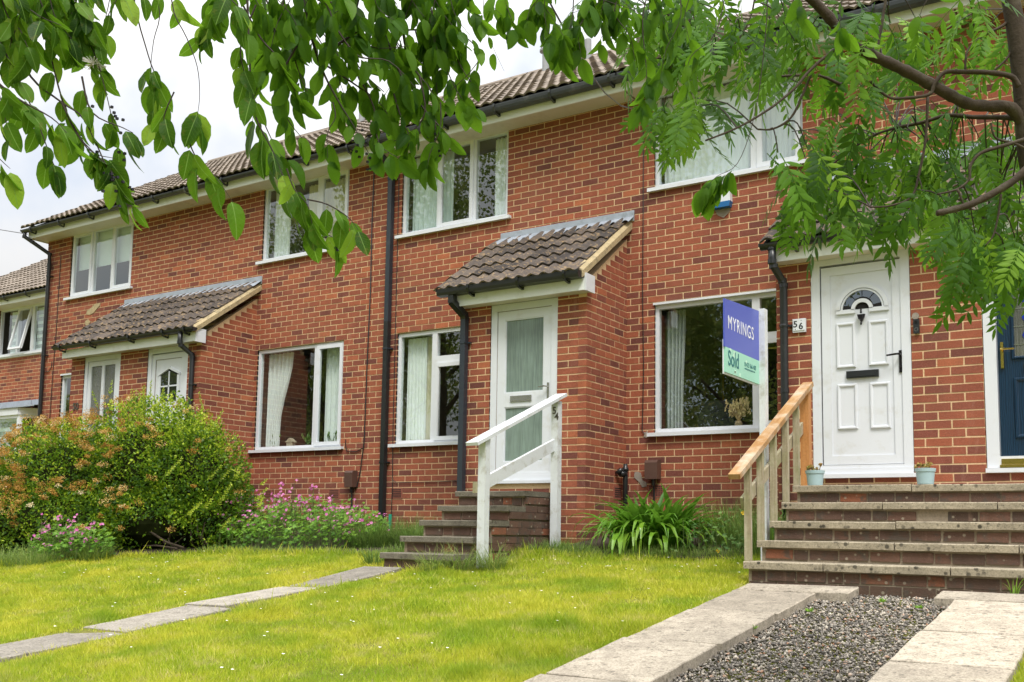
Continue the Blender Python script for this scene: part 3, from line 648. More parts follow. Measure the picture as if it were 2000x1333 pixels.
# ---- eaves of the terrace
segs=[('h50',-11.5,-7.51),('h52',-7.509,-3.62),('h54',-3.60,.09),('h56',.091,3.56),('h58',3.561,7.2)]
for k,a,b in segs:
    yf=-.33 if k in('h50','h52') else -.345
    m=MB(); m.box(a,b,yf,yf+.02,4.635,4.755); 
    if k=='h50': m.box(a-.001,a+.019,yf+.0205,.3,4.64,4.9)
    if k=='h52': m.box(b-.001,b+.018,yf+.0205,.0,4.64,4.78)
    m.build('fascia',m_fascia,HOUSE[k])
    m=MB(); m.box(a+.02,b-.001,yf+.021,.10,4.66,4.675); m.build('soffit',m_soffit,HOUSE[k])
def gutter(k,a,b,yc,zt,w=.055,square=False,mat=None,house=None,ends=(1,1)):
    "open channel: outer wall swept along x with a lip"
    mat=mat or m_black; n=9; prof=[]
    if square: prof=[(-w,0),(-w,-.012),(-w*.93,-.045),(-w*.75,-.075),(w*.75,-.08),(w,-.06),(w,0)]
    else: prof=[(-w*math.cos(PI*i/n),-w*math.sin(PI*i/n)*1.0) for i in range(n+1)]
    inn=[(p[0]*.93,p[1]*.93-.0) for p in prof]
    m=MB()
    for i in range(len(prof)-1):
        for P_,fl in ((prof,0),(inn,1)):
            q=[(a,yc+P_[i][0],zt+P_[i][1]),(b,yc+P_[i][0],zt+P_[i][1]),(b,yc+P_[i+1][0],zt+P_[i+1][1]),(a,yc+P_[i+1][0],zt+P_[i+1][1])]
            m.quad(q if fl else q[::-1])
    for x,e in ((a,ends[0]),(b,ends[1])):
        if e: m.prism([(0,0)],0,0) if False else m.quad([(x,yc+p[0],zt+p[1]) for p in prof])
        if e: m.box(x-.006,x+.006,yc-w-.004,yc-w+.0,zt-.03,zt+.004)
    g=m.build('gutter',mat,HOUSE[k])
    return g
def bracket(g,x,yc,zt,w,mat,square=False):
    m=MB(); n=6
    pr=[(-w-.006,.006),(-w-.006,-.03),(-w*.7,-w*1.1-.012),(0,-w-.018 if not square else -.092),(w+.01,-w-.03 if not square else -.10),(w+.02,-.02)]
    for i in range(len(pr)-1):
        p,q=Vector((x,yc+pr[i][0],zt+pr[i][1])),Vector((x,yc+pr[i+1][0],zt+pr[i+1][1])); t=(q-p); L=t.length/2+.002; t.normalize(); nn=t.cross(Vector((1,0,0)))
        m.obox((p+q)/2,(.014,0,0),t*L,nn*.006)
    # arm back to the fascia
    m.obox((x,yc+w*.4,zt-w-.028 if not square else zt-.098),(.014,0,0),(0,w*.75,-.006),(0,0,.007))
    m.build('bracket',mat,g)
for k,a,b in (('h50',-11.55,-7.51),('h52',-7.51,-3.60)):
    g=gutter(k,a,b,-.40,4.775,.052,mat=m_gutter)
    x=a+.28
    while x<b: bracket(g,x,-.40,4.775,.052,m_gutter); x+=.82
for k,a,b in (('h54',-3.57,.09),('h56',.09,3.56),('h58',3.56,7.2)):
    g=gutter(k,a,b,-.415,4.80,.06,True,m_gutter)
    x=a+.45
    while x<b: bracket(g,x,-.415,4.80,.06,m_gutter,True); x+=.78
g=gutter('h48',-19.5,-11.66,1.62,4.47,.052,mat=m_gutter)
for x in (-16.3,-15.5,-14.7,-13.9): bracket(g,x,1.62,4.47,.052,m_gutter)

# ---- roofs
def tile_unit(w,L,h,n,th,tone_,mat,rolls=2):
    m=MB(); top=[];
    for j,(y,z) in enumerate(((0,th+.012),(L,.006))):
        row=[]
        for i in range(n+1):
            x=w*i/n; hh=h*(.5-.5*math.cos(2*PI*rolls*i/n)); hh=hh**1.0
            row.append(len(m.v)); m.v.append((x-w/2,y,z+hh))
        top.append(row)
    low=[]
    for i in range(n+1):
        x=w*i/n; hh=h*(.5-.5*math.cos(2*PI*rolls*i/n)); low.append(len(m.v)); m.v.append((x-w/2,.001,.012+hh))
    for i in range(n):
        m.f.append((top[0][i],top[0][i+1],top[1][i+1],top[1][i])); m.f.append((low[i],low[i+1],top[0][i+1],top[0][i])); m.a+=[tone_]*2; m.m+=[0]*2
    for e in (0,n): m.quad([m.v[low[e]],m.v[top[0][e]],m.v[top[1][e]],(m.v[top[1][e]][0],L,-.01)],tone_)
    return m.mesh('roof_tile',mat)
def roof(house,x0,x1,ye,ze,pitch,rows,gauge,tw,h,n,th,mat,left_cut=0,maxobj=300,single=True,x_skew=0):
    c_,s_=math.cos(pitch),math.sin(pitch); Ltot=rows*gauge
    m=MB(); a=(x0+.01,ye+.03,ze-.0); dz=-.022
    P0=(ye+.03*c_,ze+.03*s_+dz); P1=(ye+Ltot*c_,ze+Ltot*s_+dz)
    b=len(m.v); t_=.02
    m.v+=[(x0+.01,P0[0],P0[1]),(x1-.01,P0[0],P0[1]),(x1-.01,P1[0],P1[1]),(x0+.01,P1[0],P1[1]),(x0+.01,P0[0]+s_*t_,P0[1]-t_),(x1-.01,P0[0]+s_*t_,P0[1]-t_),(x1-.01,P1[0]+s_*t_,P1[1]-t_),(x0+.01,P1[0]+s_*t_,P1[1]-t_)]
    for f in ((0,1,2,3),(7,6,5,4),(0,4,5,1),(2,6,7,3),(0,3,7,4),(1,5,6,2)): m.f.append(tuple(b+i for i in f)); m.a.append(.5); m.m.append(0)
    rf=m.build('roof',m_hole,HOUSE[house])
    vs=[tile_unit(tw,gauge*1.16,h,n,th,(i+.5)/6,mat) for i in range(6)]
    cnt=0; nc=int(round((x1-x0)/tw)); tws=(x1-x0)/nc/tw
    J=MB() if not single else None
    for r_ in range(rows):
        for c in range(nc):
            me=R.choice(vs); s=r_*gauge-.02
            x=x0+(c+.5)*tw*tws
            if single:
                o=bpy.data.objects.new('roof_tile',me); COL.objects.link(o); o.parent=rf
                o.location=(Vector((x+R.uniform(-.003,.003),ye+s*c_,ze+s*s_+R.uniform(0,.004))))
                o.rotation_euler=(pitch+R.uniform(-.012,.012),R.uniform(-.01,.01),R.uniform(-.012,.012)); o.scale=(tws,1,1)
            else:
                b=len(J.v); jy=R.uniform(-.01,.01)
                for v in me.vertices:
                    q=v.co; J.v.append((x+q.x*tws,ye+(s+q.y+jy)*c_-q.z*s_,ze+(s+q.y+jy)*s_+q.z*c_))
                tn=R.random()
                for pl in me.polygons: J.f.append(tuple(b+i for i in pl.vertices)); J.a.append(tn); J.m.append(0)
    if not single: J.build('roof_tiles',mat,rf,kind='stuff')
    return rf
P34=math.radians(31.5)
for k,a,b in (('h50',-11.56,-7.51),('h52',-7.51,-3.66),('h54',-3.63,.09),('h56',.09,3.56),('h58',3.56,7.2)):
    rf=roof(k,a,b,-.415 if k in('h50','h52') else -.425,4.82 if k not in('h50','h52') else 4.80,P34,15,.315,.3,.034,6,.022,m_tile_main,single=k in('h52','h54','h56','h50'))
# ridge
yr,zr=-.42+15*.315*math.cos(P34),4.82+15*.315*math.sin(P34)
for k,a,b in (('h50',-11.56,-7.51),('h52',-7.51,-3.66),('h54',-3.63,.09),('h56',.09,3.56),('h58',3.56,7.2)):
    n=int((b-a)/.45)
    for i in range(n):
        m=MB(); xa=a+(b-a)*i/n; xb=a+(b-a)*(i+1)/n-.006; q=8; r0=.12
        for t in range(q):
            w0,w1=PI*t/q,PI*(t+1)/q
            for rr in (r0,):
                m.quad([(xa,yr-rr*math.cos(w0),zr-.05+rr*math.sin(w0)*.9),(xa,yr-rr*math.cos(w1),zr-.05+rr*math.sin(w1)*.9),(xb,yr-rr*math.cos(w1),zr-.05+rr*math.sin(w1)*.9),(xb,yr-rr*math.cos(w0),zr-.05+rr*math.sin(w0)*.9)],R.random())
        m.quad([(xb,yr-r0*math.cos(PI*t/q),zr-.05+r0*math.sin(PI*t/q)*.9) for t in range(q+1)],.4)
        m.quad([(xa,yr-r0*math.cos(PI*t/q),zr-.05+r0*math.sin(PI*t/q)*.9) for t in reversed(range(q+1))],.4)
        m.build('ridge_tile',m_tile_main,HOUSE[k])
    m=MB(); m.quad([(a,yr,zr),(b,yr,zr),(b,yr+4,zr-2.7),(a,yr+4,zr-2.7)]); m.build('rear_roof_slope',m_tile_main,HOUSE[k])
# raised ridge vents and flues
def ridge_vent(k,x,w):
    m=MB(); m.box(x,x+w,yr-.13,yr+.13,zr-.02,zr+.10,.3); m.box(x-.03,x+w+.03,yr-.16,yr+.16,zr+.101,zr+.135,.6)
    for i in range(3): m.box(x+.03+i*(w-.06)/3,x+.01+(i+1)*(w-.06)/3,yr-.133,yr-.1301,zr+.01,zr+.075,.0)
    m.build('ridge_vent',m_tile_main,HOUSE[k])
ridge_vent('h54',-2.95,.42); ridge_vent('h54',-1.62,.40); ridge_vent('h54',-.95,.42)
m_pipegrey=simple('flue_grey',(.30,.31,.32),.6,var=.2,vscale=12)
def roof_pipe(k,x,up,zt,cap):
    y=-.42+up*math.cos(P34); z=4.82+up*math.sin(P34)
    m=MB(); m.lathe((x,y,z-.1),[(.055,0),(.055,zt)],14)
    if cap: m.lathe((x,y,z-.1+zt),[(.05,-.05),(.10,-.04),(.10,-.01),(.065,.03),(.085,.035),(.08,.10),(.07,.105)],14)
    m.build('vent_pipe',m_pipegrey,HOUSE[k])
roof_pipe('h54',-3.02,4.1,.50,True); roof_pipe('h54',-2.25,4.1,.46,False); roof_pipe('h52',-7.1,4.35,.42,False)
# roof of 48
rf=roof('h48',-19.5,-11.66,1.60,4.49,math.radians(32),13,.315,.3,.034,6,.022,m_tile_main,single=False)

# ---- porch roofs
def porch_roof(k,x0,x1,ye,ze,rows,verge_right=True,fx0=None,fx1=None,flash=(0,0),yfas=-1.1,gut=None,gy=-1.2,pts=None,left_hip=.0):
    pitch=math.atan(.735); L=(abs(ye)-.02)/math.cos(pitch); gauge=L/rows
    rf=roof(k,x0,x1,ye,ze,pitch,rows,gauge,.30,.032,14,.020,m_tile)
    m=MB()   # lead flashing dressed over the top course
    a,b=flash; zt=ze+.735*abs(ye)
    m.box(a,b,-.012,-.001,zt-.02,zt+.10); 
    n=96; ys_=-.15
    for i in range(n):
        xa,xb=a+(b-a)*i/n,a+(b-a)*(i+1)/n
        h=lambda x:.045+.018*math.cos(2*PI*(x-x0)/.15+PI)
        m.quad([(xa,ys_,zt-.11+h(xa)+.0),(xb,ys_,zt-.11+h(xb)),(xb,-.011,zt+.03),(xa,-.011,zt+.03)])
    m.build('lead_flashing',m_lead,HOUSE[k])
    if verge_right:
        m=MB(); b_=len(m.v); x_a,x_b=x1-.02,x1+.045
        y0,y1=ye+.05,-.002; z0,z1=ze+.735*.05-.0,zt-.03
        m.v+=[(x_a,y0,z0-.085),(x_b,y0,z0-.085),(x_b,y1,z1-.085),(x_a,y1,z1-.085),(x_a,y0,z0+.035),(x_b,y0,z0-.015),(x_b,y1,z1-.015),(x_a,y1,z1+.035)]
        for f in ((3,2,1,0),(4,5,6,7),(0,1,5,4),(2,3,7,6),(3,0,4,7),(1,2,6,5)): m.f.append(tuple(b_+i for i in f)); m.a.append(.5); m.m.append(0)
        m.build('mortar_verge',m_verge,HOUSE[k])
    return rf
porch_roof('h54',-1.83,.02,-1.19,2.375,5,flash=(-1.74,.09))
porch_roof('h52',-9.12,-6.0,-1.21,2.36,5,flash=(-9.15,-5.95))
porch_roof('h56',2.03,5.1,-1.33,2.34,5,flash=(2.3,5.15),verge_right=False)
def porch_fascia(k,x0,x1,y,z0,z1,capx,yw):
    m=MB(); m.box(x0,x1,y,y+.018,z0,z1); m.build('fascia',m_fascia,HOUSE[k])
    m=MB(); m.box(x0+.001,x1-.001,y+.0185,yw-.002,z0+.005,z0+.02); m.build('soffit',m_soffit,HOUSE[k])
    if capx is not None:
        m=MB(); m.box(capx-.02,capx,y-.001,yw+.02,z0-.006,z1+.055); m.build('fascia_end_cap',m_upvc,HOUSE[k])
porch_fascia('h54',-1.62,.062,-1.10,2.2,2.325,.082,-.93)
porch_fascia('h52',-9.03,-5.99,-1.13,2.2,2.325,-5.968,-.98)
porch_fascia('h56',2.085,5.08,-1.25,2.18,2.295,None,-1.08)
g=gutter('h54',-1.79,.05,-1.165,2.395,.058,True); 
for x in (-1.35,-.70,-.12): bracket(g,x,-1.165,2.395,.058,m_black,True)
g=gutter('h52',-9.14,-5.93,-1.19,2.375,.052)
for x in (-8.95,-8.2,-7.3,-6.55,-6.1): bracket(g,x,-1.19,2.375,.052,m_black)
g=gutter('h56',2.03,5.1,-1.31,2.335,.052)
for x in (2.35,3.33,4.3): bracket(g,x,-1.31,2.335,.052,m_black)
# ---- downpipes
def clip(par,x,y,z,w,mat,square):
    m=MB(); 
    if square: m.box(x-w-.006,x+w+.006,y-w-.006,y+w+.004,z-.012,z+.012)
    else: m.lathe((x,y,z-.014),[(w+.005,0),(w+.007,.014),(w+.005,.028)],14)
    m.box(x+w,x+w+.035,y+w*.2,y+w+.02,z-.009,z+.009); m.build('pipe_clip',mat,par)
# square anthracite pipe between 52 and 54
def sq_pipe(k,path,w,mat,clips):
    m=MB()
    for p,q in zip(path,path[1:]):
        p,q=Vector(p),Vector(q); t=(q-p); L=t.length/2; t.normalize(); ax=Vector((1,0,0)) if abs(t.x)<.7 else Vector((0,1,0)); a=(ax-t*ax.dot(t)).normalized(); c=t.cross(a)
        m.obox((p+q)/2,a*w,c*w,t*(L+w*.35))
    o=m.build('downpipe',mat,HOUSE[k])
    for z in clips: clip(o,path[-1][0],path[-1][1],z,w,mat,True)
    return o
sq_pipe('h54',[(-3.49,-.41,4.74),(-3.49,-.36,4.62),(-3.49,-.06,4.52)],.034,m_slate,[])
sq_pipe('h54',[(-3.49,-.055,4.5),(-3.49,-.055,2.4)],.034,m_slate,[4.35,2.05]); sq_pipe('h54',[(-3.49,-.055,2.399),(-3.49,-.055,-.5)],.0345,m_black,[.55])
m=MB(); m.box(-3.54,-3.44,-.46,-.37,4.68,4.78); m.build('gutter_outlet',m_slate,HOUSE['h54'])
sq_pipe('h54',[(-1.60,-1.165,2.34),(-1.60,-1.165,2.24),(-1.555,-1.00,2.12),(-1.555,-.985,2.08)],.036,m_black,[]); sq_pipe('h54',[(-1.555,-.985,2.09),(-1.555,-.985,.13)],.034,m_slate,[1.80])
def rd_pipe(k,path,r,mat,clips,n=14):
    m=MB(); m.tube(path,r,n); o=m.build('downpipe',mat,HOUSE[k],smooth=True)
    for (x,y,z) in clips: clip(o,x,y,z,r,mat,False)
    for p in path[:-1]:
        c=MB(); c.lathe((p[0],p[1],p[2]-.02),[(r+.005,0),(r+.005,.04)],14); c.build('pipe_socket',mat,o)
    return o
rd_pipe('h50',[(-11.50,-.40,4.76),(-11.50,-.40,4.66),(-11.42,-.30,4.58),(-11.27,-.055,4.40),(-11.27,-.05,4.2),(-11.27,-.05,3.0),(-11.27,-.05,1.0),(-11.27,-.05,-.6)],.034,m_black,[(-11.27,-.05,4.0),(-11.27,-.05,2.6),(-11.27,-.05,1.2)])
rd_pipe('h52',[(-6.22,-1.19,2.34),(-6.22,-1.19,2.19),(-6.215,-1.17,2.15),(-6.16,-1.03,2.04),(-6.15,-1.025,2.0),(-6.15,-1.025,.9),(-6.15,-1.025,-.6)],.034,m_black,[(-6.15,-1.025,1.62)])
rd_pipe('h56',[(2.135,-1.31,2.30),(2.135,-1.31,2.17),(2.14,-1.29,2.13),(2.175,-1.15,2.02),(2.18,-1.135,1.98),(2.18,-1.135,1.0),(2.18,-1.135,-.55)],.036,m_black,[(2.18,-1.135,1.60)])
# standpipe against the porch of 54
m=MB(); m.tube([(.02,-.26,.33),(.055,-.24,.37),(.075,-.22,.36)],[.03,.028,.02],10); m.tube([(.075,-.17,.44),(.075,-.17,.36),(.075,-.17,-.45)],[.024,.028,.027],12); m.tube([(.05,-.24,.33),(.075,-.17,.33)],.034,12); m.lathe((.075,-.17,.36),[(.036,0),(.036,.04)],12)
m.build('standpipe',m_black,HOUSE['h54'],smooth=True)
# meter boxes, vents, patches, cables
def meter(k,x0,x1,z0,z1):
    m=MB(); n=5; pr=[(-.005,z0),(-.105,z0),(-.11,z1-.03),(-.095,z1-.008),(-.07,z1),(-.005,z1)]
    b=len(m.v)
    for x in (x0,x1):
        for y,z in pr: m.v.append((x,y,z))
    L_=len(pr)
    for i in range(L_): j=(i+1)%L_; m.f.append((b+i,b+j,b+L_+j,b+L_+i)); m.a.append(.5); m.m.append(0)
    m.f.append(tuple(b+i for i in reversed(range(L_)))); m.f.append(tuple(b+L_+i for i in range(L_))); m.a+=[.5]*2; m.m+=[0]*2
    o=m.build('meter_box',m_brown,HOUSE[k]); c=MB(); xc=(x0+x1)/2; c.tube([(xc,-.04,z0+.01),(xc,-.04,z0-.07)],.022,8); c.tube([(xc,-.03,z0-.06),(xc+.01,-.015,-.45)],.011,6); c.build('cable_tail',m_black,o)
meter('h52',-4.115,-3.975,.235,.455); meter('h56',.275,.425,.275,.485)
def airbrick(k,x0,x1,z0,z1,y=0,side=False):
    m=MB(); m.box(x0+.004,x1-.004,y-.004,y+.03,z0+.006,z1-.006) if not side else m.box(y-.03,y+.004,x0,x1,z0,z1)
    o=m.build('air_brick',m_airbrick,HOUSE[k]); h=MB(); nx_,nz_=9,5
    for i in range(nx_):
        for j in range(nz_):
            u=x0+.02+(x1-x0-.04)*(i+.5)/nx_; v=z0+.018+(z1-z0-.036)*(j+.5)/nz_
            if side: h.box(y+.0042,y+.006,u-.005,u+.005,v-.007,v+.007)
            else: h.box(u-.006,u+.006,y-.0055,y-.0042,v-.007,v+.007)
    h.build('vent_hole',m_hole,o)
for (a,b,c,d),k in zip(VENTS,('h52','h52','h54','h56')): airbrick(k,a,b,c,d)
airbrick('h52',-.47,-.27,.05,.195,-6.03,True); airbrick('h54',-.30,-.12,.05,.20,0.,True)
m_patch=simple('cement_patch',(.30,.26,.22),.9,var=.2,vscale=20,bump=.5)
def patch(k,pts,y=-.003,mat=None):
    m=MB(); m.prism(pts,y-.003,y+.004); m.build('cement_patch',mat or m_patch,HOUSE[k])
patch('h56',[(.105,.36),(.10,.30),(.16,.25),(.20,.19),(.25,.20),(.25,.24),(.20,.27),(.18,.35),(.14,.365)])
patch('h56',[(.225,.80),(.215,.75),(.25,.735),(.265,.76),(.262,.81)])
patch('h50',[(-10.16,3.28),(-10.18,3.22),(-10.08,3.20),(-9.98,3.22),(-9.82,3.33),(-9.80,3.38),(-9.95,3.37),(-10.05,3.32)],mat=m_verge)
patch('h50',[(-10.2,3.10),(-10.18,3.03),(-10.1,3.02),(-10.05,3.08),(-10.12,3.13)],mat=m_verge)
def cable(k,pts,r=.005,mat=None,name='cable'): m=MB(); m.tube(pts,r,6); return m.build(name,mat or m_black,HOUSE[k])
cable('h54',[(.215,-.012,4.50),(.205,-.012,4.42),(.205,-.012,3.2),(.20,-.012,2.4),(.215,-.012,1.5),(.205,-.012,.95),(.20,-.012,.82),(.225,-.012,.78)])
cable('h52',[(-3.84,-.012,4.62),(-3.85,-.012,3.8),(-3.84,-.012,2.9),(-3.86,-.012,1.9),(-3.87,-.012,.85),(-3.92,-.012,.45),(-3.97,-.012,.24),(-4.02,-.03,.21)],.008)
cable('h52',[(-3.87,-.012,.76),(-4.0,-.012,.71),(-4.17,-.012,.72),(-4.20,-.012,.80),(-4.2,-.012,.88)],.006)
cable('h54',[(-3.40,-.012,4.55),(-3.39,-.012,3.4),(-3.385,-.012,2.2),(-3.38,-.012,1.0),(-3.37,-.014,.5),(-3.36,-.014,.3),(-3.37,-.014,-.25)],.005)
cable('h54',[(-3.36,-.012,.32),(-3.3,-.012,.285),(-2.6,-.012,.29),(-1.9,-.012,.31),(-1.62,-.012,.30)],.004)
cable('h50',[(-11.0,-.012,4.35),(-11.0,-.012,3.0),(-11.02,-.012,2.3),(-11.03,-.012,1.2),(-11.05,-.012,.3)],.006)
cable('h50',[(-11.29,-.012,2.33),(-11.15,-.012,2.31),(-11.08,-.012,2.38),(-11.07,-.012,2.48)],.006)
m=MB(); m.tube([(-3.37,-.03,-.12),(-3.37,-.03,-.62)],.022,10); tag(m.build('plastic_guard_tube',m_green_tube),'short green plastic tube standing against the wall beside the dark square downpipe','cable guard')
# overhead telephone wire
m=MB(); a=Vector((.16,-.03,4.52)); b=depth_pt(1040,-60,5.5); m.tube([a.lerp(b,t)-Vector((0,0,.25*math.sin(PI*t))) for t in (0,.1,.3,.5,.7,.9,1)],.006,5); tag(m.build('telephone_wire',m_black),'thin overhead telephone wire running down to the wall between the upstairs windows','wire')
m=MB(); a=Vector((-11.5,-.35,4.72)); b=depth_pt(-120,395,24); m.tube([a.lerp(b,t)-Vector((0,0,.15*math.sin(PI*t))) for t in (0,.25,.5,.75,1)],.008,5); tag(m.build('telephone_wire',m_black),'thin wire in the sky meeting the left end of the long gutter','wire')
# alarm box
m=MB(); m.prism([(1.035,3.545),(1.25,3.545),(1.262,3.25),(1.024,3.25)],-.075,-.002); o=m.build('alarm_box',m_upvc,HOUSE['h56'])
m=MB(); m.prism([(1.022,3.249),(1.264,3.249),(1.25,3.19),(1.036,3.19)],-.08,-.002); m.build('alarm_lamp',m_alarm_blue,o)
patch('h56',[(1.06,3.19),(1.09,3.13),(1.16,3.09),(1.22,3.14),(1.245,3.19)])

# ================================================================== doors
def ring(m,x0,x1,z0,z1,w,y0,y1,tone_=.5,mat=0):
    m.box(x0,x0+w,y0,y1,z0,z1,tone_,mat); m.box(x1-w,x1,y0,y1,z0,z1,tone_,mat); m.box(x0+w,x1-w,y0+.0004,y1,z1-w,z1,tone_,mat); m.box(x0+w,x1-w,y0+.0004,y1,z0,z0+w,tone_,mat)
def bevel_ring(m,x0,x1,z0,z1,w,y0,y1,tone_=.5):
    "raised moulding: outer edge low, crest, inner edge low"
    def R_(d,y): return [(x0+d,y,z0+d),(x1-d,y,z0+d),(x1-d,y,z1-d),(x0+d,y,z1-d)]
    rs=[R_(0,y1),R_(w*.25,y0),R_(w*.6,y0),R_(w,y1-.002)]
    for a,b in zip(rs,rs[1:]):
        for i in range(4): j=(i+1)%4; m.quad([a[i],a[j],b[j],b[i]],tone_)
def arc(cx,cz,r,a0,a1,n): return [(cx+r*math.cos(a0+(a1-a0)*i/n),cz+r*math.sin(a0+(a1-a0)*i/n)) for i in range(n+1)]
# 56: white six-panel door with fanlight
H=HOUSE['h56']; yd=-1.06
m=MB(); m.box(2.495,3.205,yd+.012,yd+.055,.31,2.12); d56=m.build('door',m_upvc,H,label='white front door with a small fan window and black knocker')
m=MB(); ring(m,2.415,3.27,.235,2.21,.078,yd-.012,yd+.08); m.box(2.415,3.27,yd-.025,yd+.05,.232,.285); m.box(2.38,3.30,yd-.065,yd+.04,.197,.2315); m.build('door_frame',m_upvc,d56)
m=MB(); ring(m,2.503,3.197,.318,2.112,.078,yd+.0,yd+.03); m.build('door_rim',m_upvc,d56)
m=MB(); ring(m,2.494,3.206,.309,2.121,.006,yd+.010,yd+.02); m.build('door_gasket',m_black,d56)
m=MB()
for (a,b,c,d_) in ((2.628,2.80,1.18,1.592),(2.909,3.083,1.183,1.588),(2.63,2.808,.63,1.037),(2.912,3.088,.627,1.035)):
    mm=MB(); bevel_ring(mm,a,b,c,d_,.032,yd-.006,yd+.0115); mm.box(a+.032,b-.032,yd+.008,yd+.012,c+.032,d_-.032); mm.build('door_panel',m_upvc,d56)
cx,cz=2.862,1.70
mm=MB()
def band(mm,cx,cz,r0,r1,a0,a1,y0,y1,n=24,sx=1.):
    for i in range(n):
        t0,t1=a0+(a1-a0)*i/n,a0+(a1-a0)*(i+1)/n
        p=[(cx+r*math.cos(t)*sx,cz+r*math.sin(t)) for r,t in ((r0,t0),(r1,t0),(r1,t1),(r0,t1))]
        mm.quad([(x,y0,z) for x,z in (p[0],p[3],p[2],p[1])]); mm.quad([(p[1][0],y0,p[1][1]),(p[2][0],y0,p[2][1]),(p[2][0],y1,p[2][1]),(p[1][0],y1,p[1][1])]); mm.quad([(p[0][0],y0,p[0][1]),(p[0][0],y1,p[0][1]),(p[3][0],y1,p[3][1]),(p[3][0],y0,p[3][1])])
band(mm,cx,cz,.192,.228,0,PI,yd-.008,yd+.012); band(mm,cx,cz,.172,.186,0,PI,yd-.002,yd+.012)
band(mm,cx,cz-.0,.062,.095,0,PI,yd-.008,yd+.012,14)
mm.box(cx-.228,cx-.062,yd-.008,yd+.012,cz-.03,cz+.006); mm.box(cx+.062,cx+.228,yd-.008,yd+.012,cz-.03,cz+.006)
mm.build('fan_moulding',m_upvc,d56)
for i in range(4):
    g=MB(); a0,a1=PI*(.035+i*.2325+.01),PI*(.035+(i+1)*.2325-.01); pp=arc(cx,cz+.022,.165,a0,a1,6)+arc(cx,cz+.022,.092,a1,a0,4); g.quad([(x,yd+.009,z) for x,z in pp][::-1])
    g.build('pane',m_glass,d56)
g=MB(); pp=arc(cx,cz,.185,.02,PI-.02,16); g.quad([(x,yd+.0105,z) for x,z in pp][::-1]); g.build('fan_backing',m_hole,d56)
mm=MB(); mm.box(2.716,2.994,yd-.012,yd+.012,1.084,1.148); mm.box(2.74,2.97,yd-.018,yd-.0121,1.096,1.136); mm.build('letterbox',m_black,d56)
mm=MB(); mm.lathe((2.857,yd-.02,1.668),[(.006,-.01),(.011,0),(.007,.012),(.010,.02),(.003,.03)],10); mm.prism([(2.823,1.650),(2.891,1.650),(2.886,1.625),(2.868,1.592),(2.857,1.575),(2.846,1.592),(2.828,1.625)],yd-.022,yd-.004); mm.lathe((2.857,yd-.024,1.56),[(.002,-.01),(.009,0),(.008,.012),(.002,.02)],10)
mm.tube([(2.84,yd-.03,1.645),(2.838,yd-.034,1.61),(2.857,yd-.036,1.59),(2.876,yd-.034,1.61),(2.874,yd-.03,1.645)],.005,6)
mm.build('knocker',m_iron,d56)
mm=MB(); mm.box(3.168,3.194,yd-.012,yd+.0,1.105,1.30); mm.tube([(3.181,yd-.01,1.262),(3.181,yd-.055,1.262),(3.16,yd-.06,1.262),(3.075,yd-.06,1.255)],[.010,.010,.009,.008],8); mm.lathe((3.181,yd-.018,1.15),[(.007,0),(.007,.02)],8); mm.build('handle',m_iron,d56)
# doorbell camera
m=MB(); m.box(3.30,3.348,-1.112,-1.082,1.428,1.552); o=m.build('doorbell',m_black,H)
mm=MB(); mm.tube([(3.324,-1.1125,1.525),(3.324,-1.117,1.525)],.013,14); mm.build('lens',m_iron,o)
mm=MB(); band(mm,3.324,1.462,.0125,.0155,0,2*PI,-1.1135,-1.1122,18); mm.build('button',m_steel,o)
patch('h56',arc(3.315,1.585,.03,0,2*PI,12)[:-1],-1.0825)
# number plaque
m=MB(); b=0
bo=MB(); x0,x1,z0,z1=2.25,2.37,1.535,1.66
bo.box(x0,x1,-1.105,-1.082,z0,z1); bo.box(x0+.008,x1-.008,-1.112,-1.1051,z0+.016,z1-.006); pl=bo.build('number_plaque',m_upvc,H)
def text(s,size,loc,rot,mat,parent,name,ext=.001,align='LEFT',sx=1.,shear=0,space=1.,bold=0):
    cu=bpy.data.curves.new(name,'FONT'); cu.body=s; cu.size=size; cu.extrude=ext; cu.align_x=align; cu.shear=shear; cu.space_character=space; cu.offset=bold
    ob=bpy.data.objects.new(name,cu); COL.objects.link(ob)
    ob.matrix_world=Matrix.Translation(loc)@rot@Matrix.Diagonal((sx,1,1,1))
    bpy.context.view_layer.update()
    dg=bpy.context.evaluated_depsgraph_get(); me=bpy.data.meshes.new_from_object(ob.evaluated_get(dg)); me.transform(ob.matrix_world); bpy.data.objects.remove(ob)
    me.materials.clear(); me.materials.append(mat); return link(name,me,parent)
FR=Matrix.Rotation(PI/2,4,'X')
text('5',.082,Vector((2.258,-1.1125,1.583)),FR,m_number,pl,'numeral',bold=.0015); text('6',.082,Vector((2.308,-1.1125,1.562)),FR,m_number,pl,'numeral',bold=.0015)
mm=MB()
for x,z in ((2.278,1.562),(2.332,1.642)): mm.obox((x,-1.1135,z),(.003,0,0),(0,.001,0),(0,0,.003))
mm.build('screw_cap',m_number,pl)
